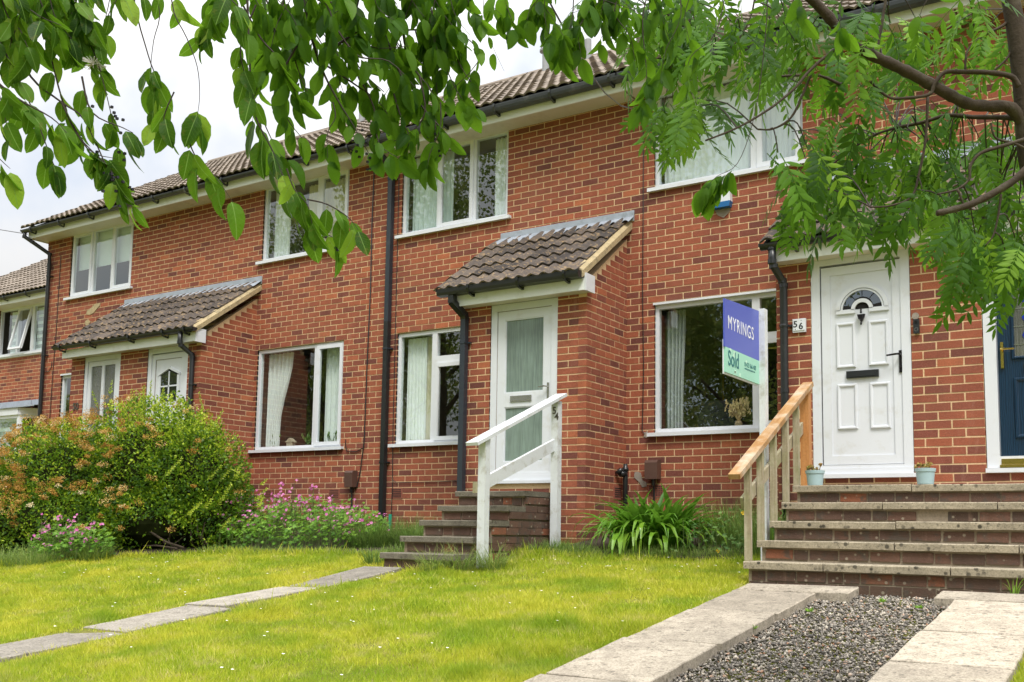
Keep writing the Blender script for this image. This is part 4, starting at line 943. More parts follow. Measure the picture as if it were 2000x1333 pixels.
# 54: reeded glass door
H=HOUSE['h54']; yd=-.905
m=MB(); ring(m,-1.145,-.45,.305,2.12,.095,yd,yd+.05); m.box(-1.05,-.545,yd+.0006,yd+.05,1.045,1.20); m.box(-1.05,-.545,yd+.0006,yd+.05,.4,.44); d54=m.build('door',m_upvc,H,label='white door with two tall reeded glass panes')
m=MB(); ring(m,-1.23,-.365,.24,2.205,.078,yd-.012,yd+.07); m.box(-1.23,-.365,yd-.02,yd+.05,.235,.29); m.box(-1.25,-.35,yd-.055,yd+.04,.202,.2345); m.build('door_frame',m_upvc,d54)
m=MB(); ring(m,-1.153,-.442,.297,2.128,.006,yd-.0005,yd+.02); m.build('door_gasket',m_patch,d54)
for z0,z1 in ((1.20,2.025),(.44,1.045)):
    g=MB(); g.quad([(-1.05,yd+.02,z0),(-.545,yd+.02,z0),(-.545,yd+.02,z1),(-1.05,yd+.02,z1)]); g.build('pane',m_frost,d54)
    mm=MB(); ring(mm,-1.052,-.543,z0-.002,z1+.002,.014,yd+.006,yd+.03); mm.build('glazing_bead',m_upvc,d54)
mm=MB(); mm.box(-.965,-.69,yd-.012,yd+.001,1.10,1.165); mm.build('letterbox',m_steel,d54)
mm=MB(); mm.box(-.492,-.468,yd-.012,yd+.001,1.09,1.285); mm.tube([(-.48,yd-.01,1.24),(-.48,yd-.055,1.24),(-.50,yd-.058,1.243),(-.575,yd-.058,1.235)],[.009,.009,.009,.007],8); mm.build('handle',m_steel,d54)
r=MB(); a,b,c,d_,e,g_=-1.5,-.1,-.82,.0,.2,2.3; V=[(a,c,e),(b,c,e),(b,d_,e),(a,d_,e),(a,c,g_),(b,c,g_),(b,d_,g_),(a,d_,g_)]
for ff in ((0,1,2,3),(7,6,5,4),(3,2,6,7),(0,3,7,4),(2,1,5,6)): r.quad([V[i] for i in ff])
r.build('room_wall',m_room,H)
# 58: blue door
H=HOUSE['h58']; yd=-1.06
m=MB(); m.box(3.945,4.62,yd+.01,yd+.055,.335,2.12); db=m.build('door',m_bluedoor,H,label='dark blue grained door with leaded diamond glass')
m=MB(); ring(m,3.842,4.70,.262,2.20,.095,yd-.012,yd+.08); m.box(3.835,4.75,yd-.06,yd+.04,.222,.258); m.build('door_frame',m_upvc,db)
m=MB(); m.box(3.94,4.60,yd-.045,yd+.01,.262,.285); m.box(3.95,4.61,yd-.02,yd+.01,.29,.335); m.build('weather_bar',m_gold,db)
m=MB(); bevel_ring(m,4.055,4.30,.50,1.0,.035,yd-.006,yd+.0095); m.build('door_panel',m_bluedoor,db)
m=MB(); bevel_ring(m,4.045,4.52,1.15,2.0,.03,yd-.008,yd+.0095); m.build('glazing_bead',m_bluedoor,db)
g=MB(); g.quad([(4.07,yd+.004,1.175),(4.50,yd+.004,1.175),(4.50,yd+.004,1.98),(4.07,yd+.004,1.98)]); g.build('pane',m_frost_dark,db)
m=MB()
for z in (1.27,1.42,1.57,1.72,1.87): m.box(4.07,4.50,yd-.0005,yd+.003,z-.003,z+.003)
for x in (4.165,4.285,4.40): m.box(x-.003,x+.003,yd-.001,yd+.0025,1.175,1.98)
m.build('lead_came',m_steel,db)
mb_=simple('cobalt_glass',(.01,.03,.35),.15)
for x in (4.165,4.40):
    for z in (1.345,1.495,1.645): m=MB(); m.prism([(x,z-.06),(x+.032,z),(x,z+.06),(x-.032,z)],yd-.003,yd-.001); m.build('diamond_glass',mb_,db)
m=MB(); m.box(3.968,3.990,yd-.012,yd+.0095,1.08,1.30); m.tube([(3.979,yd-.01,1.235),(3.979,yd-.05,1.235),(3.995,yd-.053,1.235),(4.075,yd-.053,1.232)],[.009,.009,.008,.007],8); m.build('handle',m_gold,db)
m=MB(); m.box(4.14,4.33,yd-.01,yd+.0095,1.06,1.12); m.build('letterbox',m_gold,db)
# 50 and 52 porch doors
H=HOUSE['h50']; yd=-.955
m=MB(); ring(m,-8.60,-7.88,.30,2.13,.07,yd,yd+.05); m.box(-8.27,-8.21,yd+.0006,yd+.05,.37,2.06); d50=m.build('door',m_upvc,H,label='white door with two tall narrow panes')
m=MB(); ring(m,-8.675,-7.805,.24,2.205,.07,yd-.012,yd+.07); m.build('door_frame',m_upvc,d50)
for a,b in ((-8.53,-8.27),(-8.21,-7.95)): g=MB(); g.quad([(a,yd+.02,.37),(b,yd+.02,.37),(b,yd+.02,2.06),(a,yd+.02,2.06)]); g.build('pane',m_frost_dark,d50)
H=HOUSE['h52']
m=MB(); m.box(-7.10,-6.38,yd+.012,yd+.055,.31,2.12); d52=m.build('door',m_upvc,H,label='white door with a pointed-top window')
m=MB(); ring(m,-7.175,-6.305,.24,2.205,.075,yd-.012,yd+.08); m.build('door_frame',m_upvc,d52)
m=MB(); ring(m,-7.095,-6.385,.315,2.115,.07,yd,yd+.03); m.build('door_rim',m_upvc,d52)
m=MB(); ring(m,-7.022,-6.458,.388,2.042,.005,yd+.006,yd+.013); m.build('door_gasket',m_patch,d52)
g=MB(); g.quad([(x,yd+.009,z) for x,z in [(-6.90,1.45),(-6.54,1.45),(-6.54,1.80),(-6.72,1.87),(-6.90,1.80)]]); g.build('pane',m_glass,d52)
g=MB(); g.quad([(x,yd+.0105,z) for x,z in [(-6.92,1.43),(-6.52,1.43),(-6.52,1.81),(-6.72,1.89),(-6.92,1.81)]]); g.build('pane_backing',m_hole,d52)
m=MB(); m.prism([(-6.96,1.80),(-6.72,1.895),(-6.48,1.80),(-6.48,1.83),(-6.72,1.935),(-6.96,1.83)],yd-.006,yd+.012); m.box(-6.73,-6.71,yd+.002,yd+.0088,1.45,1.86); m.box(-6.90,-6.54,yd+.002,yd+.0085,1.64,1.66); m.box(-6.95,-6.90,yd+.0,yd+.012,1.43,1.80); m.box(-6.54,-6.49,yd,yd+.012,1.43,1.80); m.build('glazing_bead',m_upvc,d52)
text('50',.15,Vector((-8.90,-.987,1.42)),FR,m_greytxt,HOUSE['h50'],'house_number',.004,bold=.002)

# ================================================================== things inside the windows
def drape(x0,x1,y,z0,z1,mat,label,cat='curtain',amp=.03,waves=7,taper=None,par=None,group=None):
    m=MB(); n=waves*8; rows=6 if taper else 1
    def X(u,v):
        x=x0+(x1-x0)*u
        if taper: x=x0+(x-x0)*(1-taper*math.sin(min(1,v*1.25)*PI*.5)**2)
        return x
    b=len(m.v)
    for j in range(rows+1):
        v=j/rows
        for i in range(n+1): u=i/n; m.v.append((X(u,1-v),y+amp*math.sin(2*PI*waves*u+.6*math.sin(9*u)),z0+(z1-z0)*v))
    for j in range(rows):
        for i in range(n): m.f.append((b+j*(n+1)+i,b+j*(n+1)+i+1,b+(j+1)*(n+1)+i+1,b+(j+1)*(n+1)+i)); m.a.append(.5); m.m.append(0)
    return tag(m.build('curtain',mat,smooth=True),label,cat,group)
drape(-3.30,-2.98,.16,.84,2.19,m_white_curtain,'thin net curtain at the left of the downstairs window beside the square downpipe','curtain',.012,6)
drape(-3.02,-2.83,.21,.84,2.2,m_curtain,'cream curtain hanging in the downstairs window beside the square downpipe','curtain',.03,4)
drape(.39,.62,.22,.84,2.18,m_grey_curtain,'white curtain at the left edge of the window behind the sale board','curtain',.03,5,.15)
drape(-5.92,-5.42,.17,.84,2.2,m_white_curtain,'white curtain drawn aside in the downstairs window above the geraniums','curtain',.03,6,.45)
drape(-4.79,-4.42,.19,.84,2.2,m_white_curtain,'white curtain in the narrow right light of the window above the geraniums','curtain',.02,5)
drape(-3.29,-2.62,.17,3.6,4.66,m_blind,'pale vertical blind in the upstairs window over the small single porch','blind',.012,9)
drape(-1.96,-1.68,.17,3.6,4.66,m_white_curtain,'pale curtain at the right side of the upstairs window over the single porch','curtain',.02,5)
drape(-5.92,-5.6,.18,3.6,4.66,m_white_curtain,'pale curtain at the left of the upstairs window behind the hanging leaves','curtain',.02,5)
drape(-5.3,-4.4,.24,3.6,4.66,m_curtain,'cream curtain filling the upstairs window behind the hanging leaves','curtain',.02,12)
drape(.39,1.40,.17,3.6,4.66,m_white_curtain,'white net curtain across the wide left pane of the upstairs window above the alarm box','curtain',.012,13)
drape(1.5,1.97,.2,3.6,4.66,m_white_curtain,'white net curtain in the narrow right light of the upstairs window above the alarm box','curtain',.02,9)
m=MB(); m.box(-10.68,-9.07,.13,.135,4.06,4.67); tag(m.build('roller_blind',m_blind),'pale roller blind half down in the upstairs window nearest the long gutter end','blind')
drape(-10.72,-10.45,.17,.84,2.15,m_blind,'pale blind in the narrow downstairs window left of the shared porch','blind',.01,5)
# window 56 contents
t=thing('dried_flowers','dried grasses in a small pot on the sill behind the sale board','vase',(1.24,.19,.80))
m=MB(); m.lathe((1.24,.19,.80),[(.025,0),(.04,.03),(.042,.07),(.03,.10)],14); m.build('pot',simple('straw_pot',(.42,.30,.18),.8),t)
m=MB(); r2=random.Random(7)
for i in range(46):
    a=r2.uniform(0,2*PI); s=r2.uniform(.02,.15); h=r2.uniform(.10,.26); p0=Vector((1.24,.19,.89)); p1=p0+Vector((math.cos(a)*s,math.sin(a)*s*.4,h)); m.tube([p0,p0.lerp(p1,.5)+Vector((0,0,.02)),p1],.0018,4,r2.random())
    for q in range(3): c=p1+Vector((r2.uniform(-.01,.01),0,-.02*q)); m.obox(c,(.007,0,.003),(0,.004,0),(.002,0,.014),r2.random())
m.build('dried_stem',simple('dried_straw',(.62,.46,.24),.8,var=.3,vscale=50),t)
t=thing('potted_plant','spiky green plant in a pale pot inside the narrow light behind the sale board','plant',(1.82,.19,.80))
m=MB(); m.lathe((1.82,.19,.80),[(.04,0),(.05,.09)],14); m.build('pot',m_pot,t); m=MB()
for i in range(26):
    a=r2.uniform(0,2*PI); L=r2.uniform(.12,.24); p=[Vector((1.82,.19,.88))+Vector((math.cos(a)*L*s,math.sin(a)*L*s*.5,L*(1.1*s-.7*s*s))) for s in (0,.35,.7,1)]
    m.tube(p,[.004,.004,.003,.001],4,r2.random())
m.build('leaf',m_grassclump,t)
t=thing('armchair','dark armchair back showing low inside the window behind the sale board','armchair',(.85,.8,.4)); m=MB(); m.box(.62,1.05,.55,.75,.3,1.18); m.build('backrest',simple('dark_fabric',(.015,.017,.02),.9),t); m=MB(); m.box(.62,1.05,.76,1.3,.3,.75); m.build('seat',simple('dark_fabric_b',(.02,.02,.022),.9),t)
t=thing('picture_frame','thin gold upright frame inside the window behind the sale board','picture frame',(.9,1.0,1.)); m=MB(); ring(m,.66,1.42,1.0,1.86,.022,1.2,1.22); m.build('frame',m_gold,t); m=MB(); m.box(.683,1.397,1.212,1.219,1.023,1.837); m.build('picture',m_hole,t)
# sill ornaments of 52
t=thing('wooden_ornament','small wooden lantern house on the sill above the geraniums','ornament',(-5.42,.17,.80)); m=MB(); m.box(-5.48,-5.36,.15,.21,.80,.90); m.build('body',simple('pale_ornament',(.55,.48,.36),.8),t); m=MB(); m.prism([(-5.50,.90),(-5.34,.90),(-5.42,.96)],.14,.22); m.build('roof',simple('pale_ornament_b',(.5,.42,.3),.8),t)
for i,(x,lab) in enumerate(((-5.75,'small twiggy plant at the left end of the sill above the geraniums'),(-5.08,'leafy plant beside the wooden ornament on the sill'),(-4.62,'small plant in the narrow right light of the window above the geraniums'))):
    t=thing('potted_plant',lab,'plant',(x,.18,.80),'plants on the sill above the geraniums'); m=MB(); m.lathe((x,.18,.80),[(.025,0),(.035,.05)],10); m.build('pot',m_brown,t); m=MB()
    for q in range(16):
        a=r2.uniform(0,2*PI); L=r2.uniform(.06,.20); p0=Vector((x,.18,.85)); p1=p0+Vector((math.cos(a)*L*.7,math.sin(a)*.02,L*.8)); m.tube([p0,p1],.002,4,.2); w=.018; m.quad([p1+Vector((-w,0,-.01)),p1+Vector((0,.004,-.03)),p1+Vector((w,0,.0)),p1+Vector((0,0,.03))],r2.random())
    m.build('leaf',m_weed,t)

# ================================================================== flights of steps
def steps(name,label,xs,xr,y1,z1,d,h,n,yback,treadmat,joints,seed,missing=None,notch=False):
    rr=random.Random(seed)
    t=thing(name,label,'steps',((xs+xr)/2,y1-d*2,z1-h*5+.0))
    # rubble core so that nothing shows through the joints
    core=MB()
    for i in range(n):
        yf=y1-d*i+.03; zt=z1-h*i-.05
        core.box(xs+.03,xr-.03,yf+.008,-1.25 if notch else yback,zt-h-.05 if i<n-1 else -1.1,zt-.001)
    if notch: core.box(xs+.03,-.40,-1.249,yback,-1.,z1-.05); q=MB(); q.box(xs,-.37,-1.236,yback,z1-.052,z1-.003); q.build('tread_slab',treadmat,t)
    core.build('core',m_oldmortar,t)
    for i in range(n):
        yf=y1-d*i; zt=z1-h*i; yb=(yback if i==0 else yf+d+.03); yb=(-1.24 if (i==0 and notch) else yb)
        e=[xs]+[x+rr.uniform(-.02,.02) for x in joints(i)]+[xr]
        for a,b in zip(e,e[1:]):
            m=MB(); j=lambda s=.003: rr.uniform(-s,s); a_,b_=a+.004,b-.004
            zt_=zt+j(.003); yj=j(.004); sw=(b_-a_)
            nseg=max(3,int(sw/.12)); tp=[]; 
            for q in range(nseg+1): x=a_+sw*q/nseg; tp.append((x,yf+yj+j(.003),zt_+j(.0015)))
            for q in range(nseg):
                (xa,ya,za),(xb,yb2,zb)=tp[q],tp[q+1]; c=.006
                m.quad([(xa,ya,za-.052),(xb,yb2,zb-.052),(xb,yb2-.001,zb-c),(xa,ya-.001,za-c)]); m.quad([(xa,ya-.001,za-c),(xb,yb2-.001,zb-c),(xb,yb2+c,zb),(xa,ya+c,za)]); m.quad([(xa,ya+c,za),(xb,yb2+c,zb),(xb,yb,zb),(xa,yb,za)]); m.quad([(xa,yb,za-.052),(xb,yb,zb-.052),(xb,yb2,zb-.052),(xa,ya,za-.052)])
            for x_,pt,fl in ((a_,tp[0],0),(b_,tp[-1],1)):
                q=[(x_,pt[1],pt[2]-.052),(x_,pt[1]-.001,pt[2]-.006),(x_,pt[1]+.006,pt[2]),(x_,yb,pt[2]),(x_,yb,pt[2]-.052)]; m.quad(q if fl else q[::-1])
            m.build('tread_slab',treadmat,t)
        # riser bricks
        zb_=zt-h+.0 if i<n-1 else zt-h-.06
        x=xs+.035+rr.uniform(0,.04); k=0
        while x<xr-.03:
            w=BL-.012 if rr.random()<.8 else .10; x2=min(x+w,xr-.03)
            if not(missing and i==missing[0] and missing[1]<x<missing[2]):
                me=rr.choice(OVAR); o=bpy.data.objects.new('brick',me); COL.objects.link(o); o.parent=t
                zc=zt-.052-.012-.0375; o.location=Vector(((x+x2)/2,yf+.03+.05+rr.uniform(-.004,.004),zc+rr.uniform(-.003,.003)))-Vector(t.location); o.scale=(x2-x,.1,.068)
                o.rotation_euler=(0,rr.uniform(-.01,.01),rr.uniform(-.01,.01))
            x=x2+.012+rr.uniform(-.002,.006)
        if i==n-1:
            x=xs+.035
            while x<xr-.03:
                x2=min(x+BL-.012,xr-.03); me=rr.choice(OVAR[:5]); o=bpy.data.objects.new('brick',me); COL.objects.link(o); o.parent=t; o.location=Vector(((x+x2)/2,yf+.03+.05,zt-.052-.012-.0375-.078))-Vector(t.location); o.scale=(x2-x,.1,.068); x=x2+.012
    return t
s56=steps('garden_steps','wide flight of five lichened slab steps up to the white fanlight door',2.47,5.0,-1.86,.098,.288,.150,5,-1.085,m_tread,lambda i:[2.47+[.95,.78,.95,.98,.60][i]+.82*q+(0 if i else 0) for q in range(3)],3,(1,3.30,3.58))
m=MB(); m.obox((3.44,-1.98,-.155),(.05,0,.01),(.01,.09,0),(0,0,.035),.9); m.obox((3.55,-1.99,-.16),(.03,0,.02),(.01,.09,0),(-.01,0,.03),.6); m.build('broken_brick',m_brick,s56)
s54=steps('garden_steps','narrow flight of five dark slab steps up to the reeded glass door',-.975,-.128,-1.891,.077,.283,.150,5,-.935,m_darktread,lambda i:[],5,notch=True)
m=MB()
t=s54; rr=random.Random(9)   # brick flank of the narrow flight
for i in range(5):
    ya=-1.891-.283*i+.04; yb=-1.25
    for c in range(2 if i<4 else 3):
        z=.077-.15*i-.052-.04-.076*c+(.0)
        if c>=1 and i<4: continue
        y=ya
        while y<yb-.03:
            y2=min(y+BL-.012,yb); me=rr.choice(OVAR[3:]); o=bpy.data.objects.new('brick',me); COL.objects.link(o); o.parent=t; o.location=Vector((-.128-.045,(y+y2)/2,z))-Vector(t.location); o.scale=(.09,y2-y,.066); y=y2+.012
for i in range(1,5):   # upper course of each step's flank, level with the slab edge above the tread behind it
    ya=-1.891-.283*(i-1)+.02; y=ya; z=.077-.15*i-.026
    while y<-1.28:
        y2=min(y+BL-.012,-1.25); me=rr.choice(OVAR[3:]); o=bpy.data.objects.new('brick',me); COL.objects.link(o); o.parent=t; o.location=Vector((-.128-.045,(y+y2)/2,z))-Vector(t.location); o.scale=(.09,y2-y,.06); y=y2+.012

# ================================================================== white handrail of 54
t=thing('handrail','white painted timber handrail with the number 54 on its taller post','handrail',(-.02,-2.1,-.55))
m=MB(); m.box(-.058,.02,-2.79,-2.715,-.75,.53); m.build('post',m_white_paint,t)
m=MB(); m.box(-.058,.02,-1.54,-1.462,-.70,.985); pr=m.build('post',m_white_paint,t)
def slope_bar(name,xa,xb,ya,za,yb,zb,w,mat,par,**k):
    "timber running from (ya,za) to (yb,zb), top face given, thickness w"
    m=MB(); b=len(m.v); t_=Vector((0,yb-ya,zb-za)).normalized(); n=Vector((0,-t_.z,t_.y))
    for x in (xa,xb):
        for (y,z) in ((ya,za),(yb,zb)):
            m.v.append((x,y,z)); m.v.append((x,y-n.y*w,z-n.z*w))
    for f in ((0,2,3,1),(4,5,7,6),(0,4,6,2),(1,3,7,5),(0,1,5,4),(2,6,7,3)): m.f.append(tuple(b+i for i in f)); m.a.append(.5); m.m.append(0)
    return m.build(name,mat,par,**k)
slope_bar('rail_cap',-.085,.045,-2.95,.455,-1.41,1.075,.03,m_white_paint,t)
slope_bar('rail',-.052,-.015,-2.714,.17,-1.541,.60,.11,m_white_paint,t)
m=MB(); m.box(-.12,-.058,-2.78,-2.73,.02,.12); m.build('wood_block',m_greywood,t)
text('5',.10,Vector((-.046,-1.5415,.855)),FR,m_greytxt,pr,'numeral',.003,bold=.001); text('4',.10,Vector((-.020,-1.5415,.795)),FR,m_greytxt,pr,'numeral',.003,bold=.001)
# ================================================================== timber handrail of 56
t=thing('handrail','weathered timber handrail with orange top rail beside the wide steps','handrail',(2.5,-2.4,-.6))
slope_bar('top_rail',2.452,2.540,-3.25,.115,-1.47,1.015,.04,m_rail,t)
for y,zb in ((-2.97,-.502),(-2.70,-.352),(-2.40,-.202),(-2.10,-.052),(-1.82,.098)):
    zt=.115+(y+3.25)*.5056-.05
    m=MB(); m.box(2.474,2.520,y-.021,y+.021,zb,zt); m.build('baluster',m_greywood,t)
slope_bar('low_rail',2.44,2.467,-2.99,-.045,-1.53,.66,.09,m_greywood,t)
m=MB(); m.box(2.44,2.515,-1.53,-1.455,.10,.975); m.build('post',m_post_orange,t,label='new orange post at the top of the rail')

# ================================================================== sale board
t=thing('sale_board','blue and mint estate agent board reading Sold on a white post behind the timber rail','sign',(2.40,-2.33,gz(2.4,-2.33)))
m=MB(); m.box(2.375,2.425,-2.365,-2.295,gz(2.4,-2.33)-.2,1.50); m.build('post',m_white_paint,t)
XB=2.378
m=MB(); m.box(XB-.012,XB+.0,-3.105,-2.366,1.075,1.465); m.v=[(x,y,z+( -.028+(y+3.105)*.062 if z>1.2 else .0)) for x,y,z in m.v]; bb=m.build('board',m_sign_blue,t)
m=MB(); m.box(XB-.012,XB+.0,-3.092,-2.366,.885,1.0745); bm=m.build('board',m_sign_mint,t)
m=MB(); m.box(XB-.022,XB-.0125,-3.096,-2.37,.872,1.13); m.build('back_board',m_upvc,t)
SR=Matrix.Rotation(PI/2,4,'Z')@Matrix.Rotation(PI/2,4,'X')     # faces +x, reads towards +y
text('MYRINGS',.146,Vector((XB+.0015,-3.045,1.222)),SR,m_sign_white,bb,'lettering',.0005,sx=.80,space=1.18)
text('Sold',.165,Vector((XB+.0015,-3.045,.945)),SR,m_sign_teal,bm,'lettering',.0005,sx=.80,bold=.0016)
text('01423 566 400',.050,Vector((XB+.0015,-2.70,.985)),SR,m_sign_teal,bm,'lettering',.0004,sx=.84)
text('myringsestateagents.com',.0235,Vector((XB+.0015,-2.70,.962)),SR,m_sign_teal,bm,'lettering',.0003,sx=.98)
m=MB(); rr=random.Random(4)
for i in range(7): y=rr.uniform(-3.0,-2.6); z=rr.choice((.905,1.03,1.055))+rr.uniform(-.008,.01); m.obox((XB+.0006,y,z),(.0004,0,0),(0,rr.uniform(.01,.02),0),(0,0,rr.uniform(.006,.014)))
m.build('faded_fleck',m_mint_dot,bm)

# ================================================================== plant pots on the top step
def plant_pot(x,y,z,label,s=1.):
    t=thing('plant_pot',label,'plant pot',(x,y,z),'pale blue pots beside the white door')
    m=MB(); m.lathe((x,y,z),[(.058,0),(.060,.004),(.070,.098),(.076,.10),(.079,.125),(.073,.126),(.068,.11)],26); m.build('pot',m_pot,t,smooth=False)
    m=MB(); m.lathe((x,y,z+.104),[(.0,0),(.068,.004)],18); m.build('soil',m_soil,t)
    m=MB(); rr=random.Random(int(x*100)); 
    for i in range(9):
        a=rr.uniform(0,2*PI); q=rr.uniform(.005,.045); h=rr.uniform(.02,.06); p0=Vector((x+math.cos(a)*q,y+math.sin(a)*q,z+.105)); p1=p0+Vector((math.cos(a)*.02,math.sin(a)*.02,h)); m.tube([p0,p1],.004,5,.3)
        for k in range(8): w=rr.uniform(0,2*PI); e=rr.uniform(-.2,1.2); d=Vector((math.cos(w)*math.cos(e),math.sin(w)*math.cos(e),math.sin(e))); m.obox(p1+d*.010,d*.011,d.orthogonal().normalized()*.005,d.cross(d.orthogonal()).normalized()*.003,rr.random())
    m.build('succulent',m_succ,t)
m_succ=leaf_mat('succulent',[(0,(.16,.09,.02)),(.6,(.34,.20,.04)),(1,(.22,.24,.05))],(.3,.2,.05),.1,.5,.4,30,False)
plant_pot(2.64,-1.79,.098,'pale blue plant pot by the orange rail post left of the white door')
plant_pot(3.50,-1.79,.098,'pale blue plant pot on the right of the white door under the doorbell')

# ================================================================== paths
def slab(par,x0,x1,y0,y1,th,mat,rr,lift=.004,tilt=.003,name='paving_slab'):
    m=MB(); n=6; L=[]
    P=[]
    for i in range(n+1): P.append((x0+(x1-x0)*i/n,y0))
    for i in range(1,n+1): P.append((x1,y0+(y1-y0)*i/n))
    for i in range(1,n+1): P.append((x1-(x1-x0)*i/n,y1))
    for i in range(1,n): P.append((x0,y1-(y1-y0)*i/n))
    P=[(x+rr.uniform(-.006,.006),y+rr.uniform(-.006,.006)) for x,y in P]; c=((x0+x1)/2,(y0+y1)/2); tx,ty=rr.uniform(-tilt,tilt),rr.uniform(-tilt,tilt)
    T=lambda x,y: gz(x,y)+lift+(x-c[0])*tx+(y-c[1])*ty
    top=[(x,y,T(x,y)) for x,y in P]; k=len(P)
    rim=[(x+(c[0]-x)*.02,y+(c[1]-y)*.02,z) for x,y,z in top]; top=[(x,y,z-.005) for x,y,z in top]
    m.quad(rim,rr.random()); 
    for i in range(k):
        j=(i+1)%k; m.quad([top[i],top[j],rim[j],rim[i]]); m.quad([(top[i][0],top[i][1],top[i][2]-th),(top[j][0],top[j][1],top[j][2]-th),top[j],top[i]])
    return m.build(name,mat,par)
rr=random.Random(12)
pa=bpy.data.objects.new('path',None); COL.objects.link(pa); pa['kind']='structure'
for (a,b,c,d_) in ((2.53,3.31,-3.34,-3.045),(2.535,3.10,-4.12,-3.348),(2.53,3.09,-5.0,-4.128),(2.53,3.08,-5.88,-5.008),(2.53,3.08,-6.76,-5.888),(2.53,3.08,-7.64,-6.77),(2.53,3.08,-8.5,-7.65)): slab(pa,a,b,c+.017,d_-.017,.055,m_paving,rr,.014,.008)
for (a,b,c,d_) in ((3.83,4.9,-3.34,-3.045),(3.96,4.49,-4.32,-3.35),(3.955,4.49,-5.06,-4.33),(3.955,4.49,-5.95,-5.07),(3.955,4.49,-6.8,-5.96),(3.955,4.49,-7.7,-6.81)): slab(pa,a,b,c+.017,d_-.017,.055,m_paving,rr,.014,.008)
pb=bpy.data.objects.new('path',None); COL.objects.link(pb); pb['kind']='structure'
for (a,b,c,d_) in ((-1.06,-.66,-4.03,-3.12),(-1.09,-.70,-5.03,-4.10),(-1.07,-.68,-5.90,-5.08),(-1.06,-.66,-6.82,-5.96),(-1.06,-.62,-7.7,-6.88)): slab(pb,a-.03+rr.uniform(-.04,.03),b+.03+rr.uniform(-.03,.03),c-.02,d_+.03,.05,m_oldpaving,rr,.008,.03)
# gravel
G_=[]
def pebble_mesh():
    V=[];F=[];T=[]
    base=np.array([(1,0,0),(-1,0,0),(0,1,0),(0,-1,0),(0,0,1),(0,0,-1)],float); fc=[(0,2,4),(2,1,4),(1,3,4),(3,0,4),(2,0,5),(1,2,5),(3,1,5),(0,3,5)]
    rg=np.random.default_rng(5); n=21000
    for i in range(n):
        x=rg.uniform(3.05,4.0); y=-3.06-rg.random()**1.0*4.2
        if y>-3.34 and x<3.3: continue
        s=rg.uniform(.005,.0115)*(1 if rg.random()>.06 else 1.6)
        A=base*np.array([s*rg.uniform(.8,1.5),s*rg.uniform(.7,1.2),s*rg.uniform(.4,.8)])+rg.normal(0,s*.16,(6,3))
        q=rg.normal(size=4); q/=np.linalg.norm(q); w,a,b,c=q
        if rg.random()<.6: Rm=np.array([[math.cos(w*9),-math.sin(w*9),0],[math.sin(w*9),math.cos(w*9),0],[0,0,1]])
        else: Rm=np.array([[1-2*(b*b+c*c),2*(a*b-c*w),2*(a*c+b*w)],[2*(a*b+c*w),1-2*(a*a+c*c),2*(b*c-a*w)],[2*(a*c-b*w),2*(b*c+a*w),1-2*(a*a+b*b)]])
        A=A@Rm.T; edge=min(x-3.05,4.0-x)
        z=gz(x,y)-.046+rg.uniform(-.006,.014)
        A+=np.array([x,y,z]); b0=len(V)*6; V.append(A); F+= [(b0+p,b0+q_,b0+r) for p,q_,r in fc]; T+=[rg.random()]*8
    return big_mesh('gravel',np.concatenate(V),np.array(F),m_gravel,np.array(T))
link('gravel',pebble_mesh(),None,'stuff')

# ================================================================== plants
def rnd_frames(rg,n,up=None,spread=1.):
    "n random orthonormal pairs (direction, side)"
    d=rg.normal(size=(n,3))*spread
    if up is not None: d=d+np.array(up)
    d/=np.linalg.norm(d,axis=1)[:,None]; s=np.cross(d,rg.normal(size=(n,3))); s/=np.linalg.norm(s,axis=1)[:,None]; return d,s
def leaf_quads(C,D,Sd,L,Wd):
    "pointed leaves: base, side, tip, side"
    L=L[:,None];Wd=Wd[:,None]; nrm=np.cross(D,Sd)
    V=np.stack([C,C+D*L*.45+Sd*Wd*.5+nrm*L*.06,C+D*L,C+D*L*.45-Sd*Wd*.5+nrm*L*.06],1).reshape(-1,3)
    F=np.arange(len(C)*4).reshape(-1,4); return V,F
def in_view(P,pad=140):
    d=P-np.array(CAMP); z=d@np.array(FW); z=np.where(z<.1,.1,z); x=PCX+FPX*(d@np.array(RT))/z; y=PCY-FPX*(d@np.array(UP))/z
    return (x>-pad)&(x<2000+pad)&(y>-pad)&(y<1333+pad)&((d@np.array(FW))>.3),z
